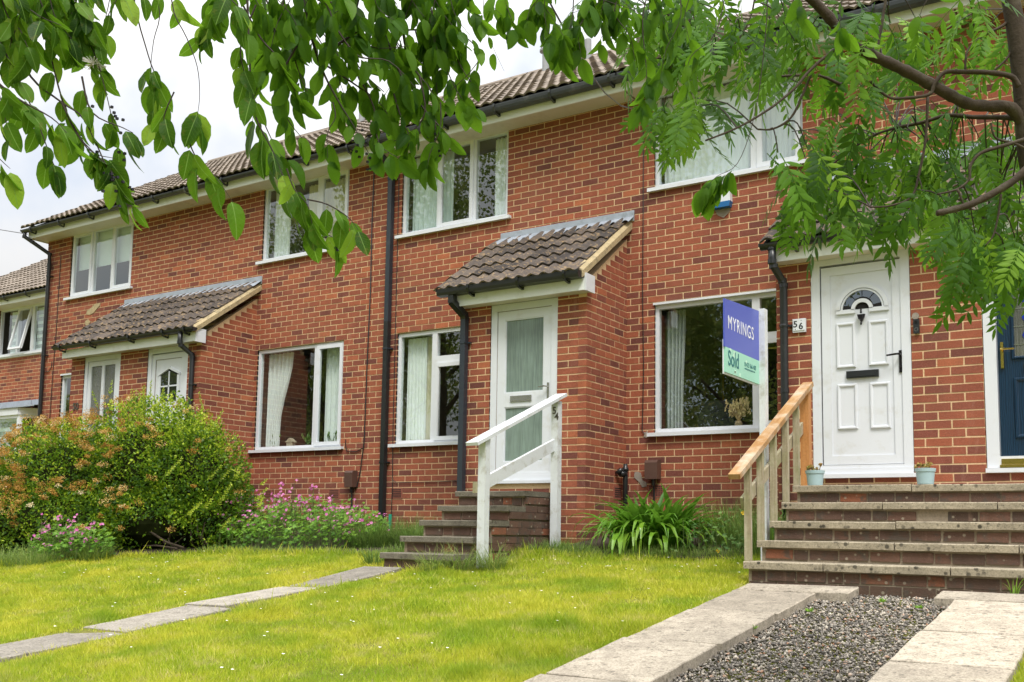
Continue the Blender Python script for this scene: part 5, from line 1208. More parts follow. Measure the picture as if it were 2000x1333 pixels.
# lawn
def bed_y(x): return np.interp(x,[-12,-6.5,-5.4,-4.75,-3.8,-2.14,-1.6,-.98,-.97,-.13,-.1,.6,1.5,2.53],[-4.6,-4.1,-3.85,-2.95,-2.5,-2.4,-2.25,-2.3,-3.02,-3.02,-2.1,-2.02,-1.92,-1.88])
GSLAB=[(-1.06,-.66,-4.03,-3.12),(-1.09,-.70,-5.03,-4.10),(-1.07,-.68,-5.90,-5.08),(-1.06,-.66,-6.82,-5.96),(-1.06,-.62,-7.7,-6.88)]
def gzn(y): return np.where(y<-11,-1.62,-.665+.12*(np.maximum(y,-11)+3.03))
def lawn():
    rg=np.random.default_rng(8); n=2600000
    x=rg.uniform(-14,5.2,n); y=rg.uniform(-8.6,-1.7,n)
    ok=(y<bed_y(x)+rg.normal(0,.03,n))&((x<2.535+.012*np.sin(y*23)+rg.normal(0,.008,n))|(x>4.50))
    for a,b,c,d in GSLAB:
        e=.018*np.sin(x*31+y*17)+.03*np.sin(y*7+x*3)+rg.normal(0,.024,n); ok&=~((x>a-.02+e)&(x<b+.03-e)&(y>c-.01+e)&(y<d+.02+e))
    ok&=~((x>-.97)&(x<-.13)&(y>-3.01)); ok&=~((x>2.46)&(x<4.62)&(y>-3.03)); ok&=~((x>4.5)&(y>-4.6))
    P=np.stack([x,y,gzn(y)],1); v,z=in_view(P,420); ok&=v
    ok&=rg.random(n)<np.clip((4.6/z)**1.5,0,1)
    P=P[ok];z=z[ok]; k=len(P)
    x,y=P[:,0],P[:,1]; P[:,2]+=-.012+.012*np.sin(x*2.1+y)*np.cos(y*1.7-x*.6)-.012
    patch=np.sin(x*2.7+1.3*np.sin(y*1.9))*np.cos(y*3.1+1.1*np.sin(x*2.3))+.6*np.sin(x*7+y*5)*np.sin(y*8-x*3)
    h=rg.uniform(.022,.048,k)*(1+.22*patch)*np.clip(z/5,.85,1.5)**.5
    cl=np.zeros(k); st=np.zeros(k)
    for q in range(150):
        cx_,cy_=rg.uniform(-7,2.5),rg.uniform(-7.2,-2.1); rr_=rg.uniform(.04,.17); g_=np.exp(-(((x-cx_)/rr_)**2+((y-cy_)/(rr_*.8))**2)); 
        if q%5<3: cl=np.maximum(cl,g_)
        else: st=np.maximum(st,g_)
    h*=(1+.9*cl)*(1-.45*st); sl=np.zeros(k,bool)
    for a_,b_,c_,d_ in GSLAB: sl|=(x>a_-.1)&(x<b_+.16)&(y>c_-.16)&(y<d_+.1)
    h[sl&(rg.random(k)<.85)]*=.55
    edge=np.abs(y-bed_y(x))<.12; h[edge]*=1.7
    tall=rg.random(k)<.006; h[tall]*=2.0
    w=rg.uniform(.0022,.0038,k)*np.clip(z/4.2,.9,2.4)
    a=rg.uniform(0,2*np.pi,k); s=np.stack([np.cos(a),np.sin(a),np.zeros(k)],1)*w[:,None]
    ln=rg.normal(0,.45,(k,2))*h[:,None]; tip=P+np.stack([ln[:,0],ln[:,1],h],1)
    V=np.stack([P-s,P+s,tip],1).reshape(-1,3); F=np.arange(3*k).reshape(-1,3)
    t=np.clip(rg.normal(.46,.2,k)+.12*patch-.22*cl+.5*st+(rg.random(k)<.07)*.5+.25*sl,0,1)
    link('lawn_grass',big_mesh('lawn_grass',V,F,m_grass,t),None,'stuff'); print('grass blades',k)
    # daisies
    m=MB(); q=0
    while q<110:
        xx,yy=rg.uniform(-4,2.4),rg.uniform(-6.5,-2.0)
        if yy>bed_y(xx)-.05 or (-1.15<xx<-.55): continue
        if rg.random()>(1 if yy>-3 and xx>.2 else .35): continue
        z0=float(gzn(np.array([yy]))[0])+.035; r=rg.uniform(.007,.011); q+=1
        m.quad([(xx+r*math.cos(t_),yy+r*math.sin(t_),z0+.002*math.sin(3*t_)) for t_ in np.linspace(0,2*PI,8)[:-1]])
    m.build('daisies',m_whitepetal,kind='stuff')
lawn()
# soil in the beds
m=MB(); nX=60
def bedstrip(x0,x1):
    for i in range(nX):
        xa,xb=x0+(x1-x0)*i/nX,x0+(x1-x0)*(i+1)/nX; ya,yb=float(bed_y(xa)),float(bed_y(xb))
        for j in range(8):
            f0,f1=j/8,(j+1)/8; Y=lambda yy,f: yy+(-.03-yy)*f; Z=lambda yy,f: (gz(0,Y(yy,f)) if Y(yy,f)<-.4 else gz(0,-.4))+.012
            m.quad([(xa,Y(ya,f0),Z(ya,f0)),(xb,Y(yb,f0),Z(yb,f0)),(xb,Y(yb,f1),Z(yb,f1)),(xa,Y(ya,f1),Z(ya,f1))])
blade_fill=None; bedstrip(-12,-.99); bedstrip(.0,2.45); m.build('soil',m_bed,kind='structure')

def blob_points(rg,blobs,n,shell=.28):
    "points in the outer shell of a union of ellipsoids"
    w=np.array([b[3]*b[5]+b[3]*b[4]+b[4]*b[5] for b in blobs]); w/=w.sum(); idx=rg.choice(len(blobs),n,p=w)
    B=np.array(blobs)[idx]; d=rg.normal(size=(n,3)); d/=np.linalg.norm(d,axis=1)[:,None]
    lump=1+.10*np.sin(d[:,0]*7+B[:,0]*3)*np.sin(d[:,2]*8+B[:,1]*5)+.07*np.sin(d[:,0]*17+d[:,1]*13)*np.cos(d[:,2]*15)
    r=(1-shell*rg.random(n)**1.6)*lump+rg.normal(0,.025,n)
    P=B[:,:3]+d*B[:,3:6]*r[:,None]
    inner=np.zeros(n,bool)
    for b in blobs: inner|=(((P-np.array(b[:3]))/np.array(b[3:6]))**2).sum(1)<(1-shell*1.15)**2
    return P[~inner],d[~inner]
# ---- the big flowering hedge shrub
def hedge():
    rg=np.random.default_rng(21)
    t=thing('flowering_shrub','tall bushy shrub with orange-brown faded flower heads in front of the left porch','shrub',(-5.6,-2.4,-.6))
    blobs=[(-5.55,-2.05,.28,1.15,.75,1.02),(-4.75,-2.05,.10,.72,.62,.85),(-6.75,-2.45,.12,1.1,.8,.88),(-8.2,-2.9,-.10,1.4,.9,.72),(-5.1,-2.3,-.30,1.05,.62,.50),(-6.6,-2.8,-.35,1.5,.75,.55),(-4.45,-2.05,-.25,.55,.55,.62),(-9.6,-3.2,-.1,1.2,.9,.65)]
    P,d=blob_points(rg,blobs,135000,.34); ok,_=in_view(P,150); P=P[ok];d=d[ok]
    ok=P[:,2]>gzn(P[:,1])+.02; P=P[ok];d=d[ok]
    # hollow at the foot where bare stems show
    X,Z=P[:,0],P[:,2]; hol=(((X+4.62)/.42)**2+((Z+.50)/.26)**2<1)&(P[:,1]<-2.1); hol&=rg.random(len(P))<.93; P=P[~hol]; d=d[~hol]
    k=len(P); D,Sd=rnd_frames(rg,k); D=D+d*.7+np.array([0,0,.25]); D/=np.linalg.norm(D,axis=1)[:,None]; Sd=np.cross(D,rg.normal(size=(k,3))); Sd/=np.linalg.norm(Sd,axis=1)[:,None]
    V,F=leaf_quads(P,D,Sd,rg.uniform(.030,.052,k),rg.uniform(.018,.029,k))
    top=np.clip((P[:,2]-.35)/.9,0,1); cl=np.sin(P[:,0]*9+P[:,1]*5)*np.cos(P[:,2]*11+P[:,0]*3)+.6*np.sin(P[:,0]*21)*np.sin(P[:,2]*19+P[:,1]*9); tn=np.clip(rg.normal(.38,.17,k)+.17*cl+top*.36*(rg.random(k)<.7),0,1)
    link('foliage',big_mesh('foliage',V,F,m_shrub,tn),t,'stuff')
    # long pale shoots
    m=MB(); LV=[];LF=[];LT=[]
    tops=[(-5.7,-2.2,1.25),(-5.4,-2.2,1.2),(-6.1,-2.2,1.15),(-5.0,-2.2,1.05),(-6.6,-2.5,.95),(-7.2,-2.6,.9),(-7.8,-2.8,.68),(-8.4,-3.,.55),(-9.,-3.,.45),(-4.6,-2.1,.85),(-4.2,-2.1,.4),(-4.0,-2.15,.05),(-4.05,-2.2,.3),(-4.1,-2.2,-.2)]
    for i in range(120):
        c=tops[rg.integers(len(tops))]; side=c[0]>-4.3
        if side and i%2: continue
        p0=Vector((c[0]+rg.normal(0,.22),c[1]+rg.normal(0,.25),c[2]-rg.uniform(0,.25))); L=rg.uniform(.10,.30)*(1.35 if side or i%9==0 else 1)
        dr=Vector((rg.normal(0,.25)+(.75 if side else .05),rg.normal(0,.2),.55 if side else 1.)).normalized(); p2=p0+dr*L; pts=[p0,p0.lerp(p2,.5)+Vector((0,0,.02)),p2]
        m.tube(pts,[.003,.0025,.0015],4)
        nl=int(L/.010)
        for q in range(nl):
            f=.15+.85*q/nl; b=p0.lerp(p2,f); a=q*2.4; o=dr.orthogonal().normalized(); o=Matrix.Rotation(a,3,dr)@o; dd=(o*.8+dr*.6).normalized(); ss=dd.cross(dr).normalized(); l=rg.uniform(.026,.044)*(1.15-.5*f)
            LV.append([b,b+dd*l*.5+ss*l*.32,b+dd*l,b+dd*l*.5-ss*l*.32]); LT.append(float(np.clip(rg.normal(.80,.11),0,1)))
    m.build('shoot_stem',m_greentwig,t,kind='stuff')
    V=np.array([[tuple(v) for v in q] for q in LV]).reshape(-1,3); F=np.arange(len(V)).reshape(-1,4); link('shoot_leaves',big_mesh('shoot_leaves',V,F,m_shrub,np.array(LT)),t,'stuff')
    # flower heads
    C,dn=blob_points(rg,blobs,15000,.06); ok,_=in_view(C,60); C=C[ok]; dn=dn[ok]
    ok=(dn[:,1]<.3)&(C[:,2]>-.35)&(C[:,2]<1.2); C=C[ok];dn=dn[ok]
    pr=np.clip(.16+.55*((-4.9-C[:,0])/1.5),.05,1)*np.where(C[:,2]>.9,.6,1); clump=np.sin(C[:,0]*5+1)*np.cos(C[:,2]*6+.5)+.5*np.sin(C[:,0]*13)*np.sin(C[:,2]*15)>-.25; ok=(rg.random(len(C))<pr)&clump; C=C[ok][:1300]; dn=dn[ok][:1300]
    Vs=[];Ts=[]
    for c,nn in zip(C,dn):
        k=60; r=rg.uniform(.035,.085); o=rg.normal(size=(k,3)); o/=np.linalg.norm(o,axis=1)[:,None]; o[:,2]*=.6; Pc=c+nn*.085+o*r*rg.random((k,1))**.4
        D,Sd=rnd_frames(rg,k); V_,_=leaf_quads(Pc,D,Sd,rg.uniform(.010,.020,k),rg.uniform(.009,.016,k)); Vs.append(V_); bt=rg.normal(.42,.22); Ts.append(np.clip(rg.normal(bt,.14,k),0,1))
    V=np.concatenate(Vs); F=np.arange(len(V)).reshape(-1,4); link('flower_heads',big_mesh('flower_heads',V,F,m_flowerhead,np.concatenate(Ts)),t,'stuff')
    # bare stems
    rr=random.Random(3); g=depth_pt
    def stem(pts,r): m=MB(); m.tube(pts,r,6); m.build('stem',m_bark,t)
    for i in range(16):
        x=-4.95+rr.random()*.9; y=-2.35+rr.uniform(-.1,.25); p=Vector((x,y,gz(x,y)-.02)); q=p+Vector((rr.uniform(-.45,.35),rr.uniform(-.25,.05),rr.uniform(.15,.5))); mid=p.lerp(q,.5)+Vector((rr.uniform(-.12,.12),-.08,rr.uniform(-.05,.08)))
        stem([p,mid,q],[.012*rr.uniform(.6,1.3),.009,.004])
    stem([(-4.25,-2.55,-.56),(-4.5,-2.6,-.50),(-4.8,-2.6,-.38),(-4.95,-2.5,-.25)],[.016,.016,.012,.006]); stem([(-4.3,-2.6,-.57),(-4.6,-2.65,-.54),(-4.9,-2.6,-.55)],[.014,.011,.006])
    for x in (-5.6,-6.6,-7.9): stem([(x,-2.4,gz(x,-2.4)-.05),(x+.1,-2.3,.1),(x-.1,-2.2,.7)],[.04,.03,.012])
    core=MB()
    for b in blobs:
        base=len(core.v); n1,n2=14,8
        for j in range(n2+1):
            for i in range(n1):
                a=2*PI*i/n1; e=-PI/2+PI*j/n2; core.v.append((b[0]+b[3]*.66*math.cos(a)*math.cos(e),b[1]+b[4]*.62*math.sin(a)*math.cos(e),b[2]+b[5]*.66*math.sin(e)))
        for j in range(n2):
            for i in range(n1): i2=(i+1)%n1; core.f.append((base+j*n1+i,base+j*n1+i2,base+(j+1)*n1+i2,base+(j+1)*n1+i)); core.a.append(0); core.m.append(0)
    core.build('inner_shade',m_inner,t,kind='stuff')  # solid near-black cores, shade inside the shrub given by colour
m_inner=simple('inner_shade_mass',(.016,.020,.007),1.,spec=0)
hedge()
# ---- geraniums
def star_leaf(m,c,r,nrm,rg,tn):
    n=Vector(nrm).normalized(); a=n.orthogonal().normalized(); a=Matrix.Rotation(rg.uniform(0,6.28),3,n)@a; b=n.cross(a); c=Vector(c); P=[]
    for i in range(11):
        w=-2.4+4.8*i/10; rr=r*(1 if i%2==0 else .55)*(1-.12*abs(w)/2.4); P.append(tuple(c+(a*math.cos(w)+b*math.sin(w))*rr+n*(rr*.12)))
    b0=len(m.v); m.v.append(tuple(c)); m.v+=P
    for i in range(10): m.f.append((b0,b0+1+i,b0+2+i)); m.a.append(tn); m.m.append(0)
def geranium(label,cx,cy,rx,ry,h,nl,nf,seed,bias=0):
    rg=random.Random(seed); t=thing('geranium_patch',label,'flowers',(cx,cy,gz(cx,cy)),'pink hardy geraniums')
    m=MB(); s=MB(); fl=MB()
    def pt(top=False):
        a=rg.uniform(0,2*PI); q=rg.random()**.5; x=cx+rx*q*math.cos(a); y=cy+ry*q*math.sin(a); hh=h*(1-.55*q*q)*(1+.18*math.sin(x*9)+.12*math.sin(x*23))
        return x,y,gz(x,y),hh
    for i in range(nl):
        x,y,z0,hh=pt(); u=rg.random()**.55; z=z0+hh*u*.95+.01; star_leaf(m,(x,y,z),rg.uniform(.022,.042),(rg.gauss(0,.5),rg.gauss(-.35,.4),1),rg,min(1,max(0,rg.gauss(.25+.45*u,.17))))
        if i%4==0: s.tube([(x,y,z0),(x,y,z)],.0022,4)
    for i in range(nf):
        x,y,z0,hh=pt(); 
        if rg.random()<.75: y=cy+rg.uniform(-1,.6)*ry*.7
        z=z0+hh*rg.uniform(.92,1.22) if rg.random()<.8 else z0+hh*rg.uniform(.5,.9)
        s.tube([(x+rg.gauss(0,.02),y+.02,z0+hh*.4),(x,y,z)],.0018,4)
        for q in range(rg.choice((1,2,3,4))):
            c=Vector((x+rg.gauss(0,.024),y+rg.gauss(0,.02),z+rg.gauss(0,.014))); n=Vector((rg.gauss(0,.5),rg.gauss(-.7,.4),rg.gauss(.6,.4))).normalized(); a=n.orthogonal().normalized(); b=n.cross(a); r=rg.uniform(.014,.021); tn=rg.random()
            for w in range(5):
                ww=2*PI*w/5; d=a*math.cos(ww)+b*math.sin(ww); e=a*math.cos(ww+1.57)+b*math.sin(ww+1.57); fl.quad([c,c+d*r*.6+e*r*.42+n*.003,c+d*r*1.05+n*.004,c+d*r*.6-e*r*.42+n*.003],tn)
    m.build('leaves',m_gleaf,t,kind='stuff'); s.build('stems',m_greentwig,t,kind='stuff'); fl.build('blossoms',m_pink,t,kind='stuff')
geranium('wide patch of pink geraniums below the window between shrub and square downpipe',-3.45,-1.65,1.35,.72,.50,3300,190,31)
geranium('small patch of pink geraniums sprawling at the foot of the big shrub',-5.15,-3.35,.55,.38,.42,900,62,32)
# ---- grasses and strap leaves
def blade_clump(name,label,cat,spots,n,L,w,mat,seed,arch=1.,out=.6,kind=None,tones=(.2,.9),group=None,up=1.):
    rg=np.random.default_rng(seed); V=[];F=[];T=[]; seg=4
    for i in range(n):
        cx,cy,r=spots[rg.integers(len(spots))]; a=rg.uniform(0,6.28); q=r*rg.random()**.5; x,y=cx+q*math.cos(a),cy+q*math.sin(a); z=gz(x,y)-.01
        if a is not None: a=a+rg.normal(0,.5)
        l=L*rg.uniform(.55,1.15); o=out*rg.uniform(.3,1.2); b0=len(V); ww=w*rg.uniform(.7,1.3)
        sx,sy=-math.sin(a)*ww,math.cos(a)*ww
        for k in range(seg+1):
            t=k/seg; d=l*o*(t**1.5); h=l*up*(t-.5*arch*o*t*t*1.3); c=(x+math.cos(a)*d,y+math.sin(a)*d,z+max(h,.005)); f=(1-t)**.6 if k else .8
            f=max(f,.02); V.append((c[0]-sx*f,c[1]-sy*f,c[2])); V.append((c[0]+sx*f,c[1]+sy*f,c[2]))
        for k in range(seg): F.append((b0+2*k,b0+2*k+1,b0+2*k+3,b0+2*k+2))
        T+=[rg.uniform(*tones)]*seg
    me=big_mesh(name,np.array(V),np.array(F),mat,np.array(T)); o=link(name,me); tag(o,label,cat,group,kind); return o
blade_clump('grass_tuft','loose tuft of long thin grass between the geraniums and the narrow steps','grass tuft',[(-2.0,-1.55,.28),(-1.75,-1.5,.25),(-2.2,-1.75,.22),(-1.5,-1.8,.18)],1900,.42,.0028,m_grassclump,41,1.,.75,tones=(0,.55))
blade_clump('grass_tuft','pale arching grass tuft around the foot of the shorter white handrail post','grass tuft',[(-.1,-2.95,.13),(-.3,-3.08,.12),(.12,-2.8,.12)],620,.34,.0026,m_grassclump,42,1.2,.9,tones=(.4,1))
blade_clump('grass_tuft','short dark grass tuft at the foot of the taller white handrail post','grass tuft',[(.15,-1.75,.16),(.35,-1.8,.2),(.0,-1.95,.15)],700,.2,.003,m_grassclump,43,1.,.7,tones=(.1,.6))
blade_clump('grass_tuft','grassy tuft at the foot of the wide shrub beside the small geranium patch','grass tuft',[(-5.2,-3.75,.3),(-5.7,-3.85,.35),(-4.8,-3.35,.2),(-6.3,-4.0,.3)],2000,.26,.003,m_grassclump,44,1.,.7,tones=(.25,.9))
blade_clump('weed_patch','tangled weeds and seeding grass against the wall left of the timber handrail','weeds',[(1.75,-1.1,.35),(2.1,-1.3,.3),(1.45,-.8,.25),(2.2,-1.7,.2)],1500,.5,.0028,m_grassclump,45,.7,.5,tones=(.05,.7))
blade_clump('grass_tuft','few tall grass blades growing up beside the second timber baluster','grass tuft',[(2.42,-2.15,.03)],26,.34,.004,m_gleaf,46,.4,.3)
blade_clump('grass_tuft','sparse yellow-green grass sprig in front of the bottom step of the wide flight','grass tuft',[(4.25,-3.02,.03)],16,.22,.003,m_strap,47,1.,.6,tones=(.7,1))
for i,(x,y,lab) in enumerate(((3.22,-3.9,'tiny weed in the gravel near the left paving slabs'),(3.55,-3.45,'tiny weed in the gravel nearest the bottom step'),(3.08,-4.5,'tiny pale weed at the edge of the left paving slabs'),(3.8,-3.6,'tiny weed in the gravel beside the right path corner'))):
    blade_clump('weed_sprig',lab,'weed',[(x,y,.02)],26,.045,.005,m_gleaf,60+i,1.,.9,tones=(.5,1))
def weeds():
    rg=random.Random(50); t=thing('leafy_weeds','low leafy weeds with yellow poppies beside the timber handrail','weeds',(2.0,-1.4,gz(2,-1.4))); m=MB(); s=MB()
    for i in range(900):
        x=rg.uniform(1.35,2.42); y=rg.uniform(-1.85,-.5); z0=gz(x,y); u=rg.random()**.8; h=.30*(.6+.5*math.sin(x*5)**2); z=z0+h*u
        if rg.random()<.5: star_leaf(m,(x,y,z),rg.uniform(.015,.035),(rg.gauss(0,.5),rg.gauss(-.4,.4),1),rg,min(1,max(0,rg.gauss(.4,.25))))
        else:
            d=Vector((rg.gauss(0,1),rg.gauss(0,1),rg.gauss(.5,.6))).normalized(); e=d.orthogonal().normalized(); l=rg.uniform(.03,.07); c=Vector((x,y,z)); m.quad([c,c+d*l*.5+e*l*.22,c+d*l,c+d*l*.5-e*l*.22],min(1,max(0,rg.gauss(.4,.25))))
        if i%7==0: s.tube([(x,y,z0),(x+rg.gauss(0,.02),y,z+.05)],.002,4)
    m.build('leaves',m_weed,t,kind='stuff'); s.build('stems',m_greentwig,t,kind='stuff')
    for (px_,py_,yy) in ((1403,1076,-1.75),(1452,1002,-1.6),(1326,1041,-1.55)):
        d=(FW+RT*((px_-PCX)/FPX)-UP*((py_-PCY)/FPX)); c=CAMP+d*((yy-CAMP.y)/d.y); f=MB(); r=.018
        for w in range(4): a=2*PI*w/4; f.quad([c,c+Vector((math.cos(a-.6)*r,-.006,math.sin(a-.6)*r)),c+Vector((math.cos(a)*r*1.1,-.012,math.sin(a)*r*1.1)),c+Vector((math.cos(a+.6)*r,-.006,math.sin(a+.6)*r))])
        f.build('poppy',m_yellow,t); s=MB(); s.tube([(c.x,c.y+.01,gz(c.x,c.y)),(c.x,c.y+.002,c.z)],.002,4); s.build('stem',m_greentwig,t)
weeds()
blade_clump('grass_tuft','ragged grass fringe along the bed edge in front of the strap leaf clump','grass tuft',[(.3+.22*i,-1.98+.03*i,.13) for i in range(10)],1500,.15,.003,m_grassclump,71,.9,.7,tones=(.3,.9))
blade_clump('grass_tuft','ragged grass fringe in front of the wide geranium patch','grass tuft',[(-3.9+.25*i,-2.48+.02*i,.12) for i in range(11)],1500,.12,.003,m_grassclump,72,.9,.7,tones=(.3,.9))
blade_clump('grass_tuft','dark grass growing close to the wall between the downpipe and the narrow steps','grass tuft',[(-1.3-.2*i,-1.1-.08*(i%4),.2) for i in range(5)]+[(-1.25,-2.4,.15),(-1.2,-2.8,.12)],1500,.2,.003,m_grassclump,73,.9,.6,tones=(.1,.7))
def strap_clump():
    t=thing('strap_leaf_plant','glossy clump of arching strap leaves against the wall under the brown meter box','plant',(.95,-1.35,gz(0,-1.35))); rg=random.Random(55); vs=[]
    for v in range(12):
        m=MB(); L=1; seg=7; droop=.62+.10*v; tn=(v+.5)/12; pr=None
        for k in range(seg+1):
            u=k/seg; ang=math.radians(82)-droop*1.9*u**1.4*1.0; 
            if k==0: p=Vector((0,0,0))
            else: p=p+Vector((math.cos(ang)/seg,0,math.sin(ang)/seg))
            w=.036*(math.sin(PI*min(1,u*.86+.14))**.7)*(1 if u<.6 else 1-.75*(u-.6)/.4); w=max(w,.002)
            cur=[p+Vector((0,-w,.012*0)),p+Vector((0,0,-w*.35)),p+Vector((0,w,0))]
            if pr: 
                for a in range(2): m.quad([pr[a],pr[a+1],cur[a+1],cur[a]],tn)
            pr=cur
        vs.append(m.mesh('leaf',m_strap,True))
    for i in range(270):
        a=rg.uniform(0,2*PI); q=rg.random()**.6; x=.97+.36*q*math.cos(a); y=-1.40+.26*q*math.sin(a)
        az=a+rg.gauss(0,.6) if q>.25 else rg.uniform(0,2*PI)
        if rg.random()<.4: az=-PI/2+rg.gauss(0,.7)
        o=bpy.data.objects.new('leaf',rg.choice(vs if q>.3 else vs[:4])); COL.objects.link(o); o.parent=t; o.location=Vector((x,y,gz(x,y)))-Vector(t.location); s=rg.uniform(.50,.80)*(1 if q>.3 else .95); o.rotation_euler=(0,rg.gauss(0,.12),az); o.scale=(s,s*rg.uniform(.9,1.3),s)
strap_clump()

# ================================================================== trees
def broad_leaf_mesh(rg,curl,fold,hole=False):
    m=MB(); n=8; L=1.; rows=[]
    for k in range(n+1):
        u=k/n; w=.27*math.sin(PI*u**.92)**.62*(1-.04*u) if 0<k<n else .004; w*=1+rg.uniform(-.05,.05)
        z=-curl*u*u; x=u*L-.12*curl*u*u
        rows.append([(x,-w,z+fold*w+rg.uniform(-.01,.01)),(x,-w*.5,z+fold*w*.35),(x,0,z),(x,w*.5,z+fold*w*.35),(x,w,z+fold*w+rg.uniform(-.01,.01))])
    for a,b in zip(rows,rows[1:]):
        for i in range(4): m.quad([a[i],a[i+1],b[i+1],b[i]])
    m.v=[tuple(v) for v in m.v]; return m
rgl=random.Random(77)
BL_M=[broad_leaf_mesh(rgl,rgl.uniform(.05,.55),rgl.uniform(.05,.6)) for _ in range(10)]
BLV=[b.mesh('leaf',m_bigleaf,True) for b in BL_M]
def leaf_matrix(p,d,nrm,s):
    d=d.normalized(); y=nrm.cross(d)
    if y.length<1e-4: y=d.orthogonal()
    y.normalize(); z=d.cross(y); return Matrix(((d.x,y.x,z.x,p.x),(d.y,y.y,z.y,p.y),(d.z,y.z,z.z,p.z),(0,0,0,1)))@Matrix.Diagonal((s,s,s,1))
TREE_LEAVES=[]
def smooth_pts(P,n=4):
    out=[]
    for i in range(len(P)-1):
        p0=P[max(i-1,0)];p1=P[i];p2=P[i+1];p3=P[min(i+2,len(P)-1)]
        for k in range(n):
            t=k/n; out.append(.5*((2*p1)+(p2-p0)*t+(2*p0-5*p1+4*p2-p3)*t*t+(3*p1-p0-3*p2+p3)*t**3))
    out.append(P[-1]); return out
tl=thing('broadleaf_tree','tree with large oval leaves and dark berries hanging into the top left of the view','tree',(2.2,-12.2,gz(0,-12)))
rgt=random.Random(101)
def twig(pts,depth,r,nleaf,t0=.1,size=(.046,.080),tree=None,bright=0,spread=.5,mat=None,berries=False,d2=None,name='branch'):
    n=len(pts); P=[depth_pt(x,y,depth+((d2 if d2 else depth)-depth)*i/max(1,n-1)) for i,(x,y) in enumerate(pts)]
    if pts[0][1]<-20:
        q=min(LIMBPTS,key=lambda v:(v-P[0]).length); L0=(P[0]-q).length
        P=[q,q.lerp(P[0],.5)+Vector((0,0,.04))]+P
        k0=2/(len(P)-1); t0=max(t0*(1-k0)+k0,0)
    P=smooth_pts(P)
    m=MB(); m.tube(P,[r*(1-.75*i/(len(P)-1)) for i in range(len(P))],6); m.build(name,mat or m_twig,tree or tl)
    for i in range(nleaf):
        f=t0+(1-t0)*(i+rgt.random()*.6)/max(1,nleaf); f=min(f,.999); k=int(f*(len(P)-1)); q=P[k].lerp(P[min(k+1,len(P)-1)],f*(len(P)-1)-k); tg=(P[min(k+1,len(P)-1)]-P[max(k-1,0)]).normalized()
        side=RT*(1 if i%2 else -1)*rgt.uniform(.3,1)+FW*rgt.gauss(0,.5)
        d=(tg*.35+side*spread+Vector((0,0,-1))*rgt.uniform(.45,1.2)).normalized()
        nrm=(-FW*rgt.uniform(.2,1)+RT*rgt.gauss(0,.7)+UP*rgt.gauss(.2,.5)).normalized(); s=rgt.uniform(*size)
        off=d*rgt.uniform(.006,.016)
        TREE_LEAVES.append((q+off,d,nrm,s))
    if berries:
        b=MB()
        for i in range(14):
            q=P[-1-rgt.randrange(min(len(P),5))]+Vector((rgt.gauss(0,.012),rgt.gauss(0,.012),rgt.gauss(-.01,.02))); b.obox(q,(.0028,0,0),(0,.0028,0),(0,0,.0028))
        b.build('berries',m_berry,tree or tl,kind='stuff')
# trunk and main limb above and behind the lens
lp=[Vector((2.2,-12.2,gz(0,-12)-.1)),Vector((2.3,-12.1,.2)),Vector((2.2,-11.6,1.2)),depth_pt(-500,-900,2.2),depth_pt(0,-420,2.5),depth_pt(500,-300,2.7),depth_pt(1000,-330,2.9)]
m=MB(); m.tube(smooth_pts(lp),[.11-.0035*i for i in range(len(smooth_pts(lp)))],10); m.build('trunk',m_bark,tl)
LIMBPTS=smooth_pts(lp,8)+[depth_pt(x,-340-.02*x,2.95) for x in range(1000,1900,60)]
m=MB(); m.tube([LIMBPTS[i] for i in range(len(LIMBPTS)-15,len(LIMBPTS))],[.03-.0014*i for i in range(15)],8); m.build('branch',m_bark,tl)
T=twig
# (pixel path, depth, radius, leaves)
T([(60,-200),(75,0),(95,90),(120,190),(150,262),(205,320),(235,360)],2.35,.0035,15,.3,berries=True)
T([(-60,-120),(-20,40),(30,140),(70,230),(100,310),(110,330)],2.3,.003,14,.1)
T([(-80,60),(-30,120),(0,190),(20,280)],2.25,.0025,9,.1)
T([(100,-150),(115,0),(150,60),(185,110),(200,150)],2.45,.003,9,.25)
T([(70,-100),(80,-20),(130,40),(165,70),(190,120),(215,215),(230,290)],2.4,.003,12,.2,berries=True)
T([(200,-120),(215,-20),(205,40),(198,82)],2.5,.0022,0)
T([(255,-150),(262,0),(290,110),(305,160),(300,240)],2.45,.003,9,.55)
T([(350,-150),(335,0),(365,75),(385,130),(390,185),(385,230)],2.4,.0022,4,.88,(.08,.09))
T([(250,-100),(310,10),(300,80),(295,130),(300,190)],2.5,.002,4,.7)
T([(20,60),(60,150),(120,200),(165,235),(210,330),(240,380),(262,400)],2.35,.003,9,.45,bright=1)
T([(120,200),(170,290),(225,310)],2.35,.0025,7,.3)
T([(0,-80),(10,20),(40,60),(60,110)],2.3,.003,9,.0)
T([(-40,250),(-10,300),(20,330)],2.25,.002,4,.4)
T([(370,280),(385,310),(420,345),(455,395)],2.4,.0018,6,.0,(.07,.09))
T([(420,-120),(440,-20),(470,20),(480,60)],2.5,.003,8,.1)
T([(230,-80),(250,-20),(330,-10),(360,20)],2.5,.003,8,.1)
T([(140,-90),(170,-30),(240,-20)],2.5,.003,7,.1)
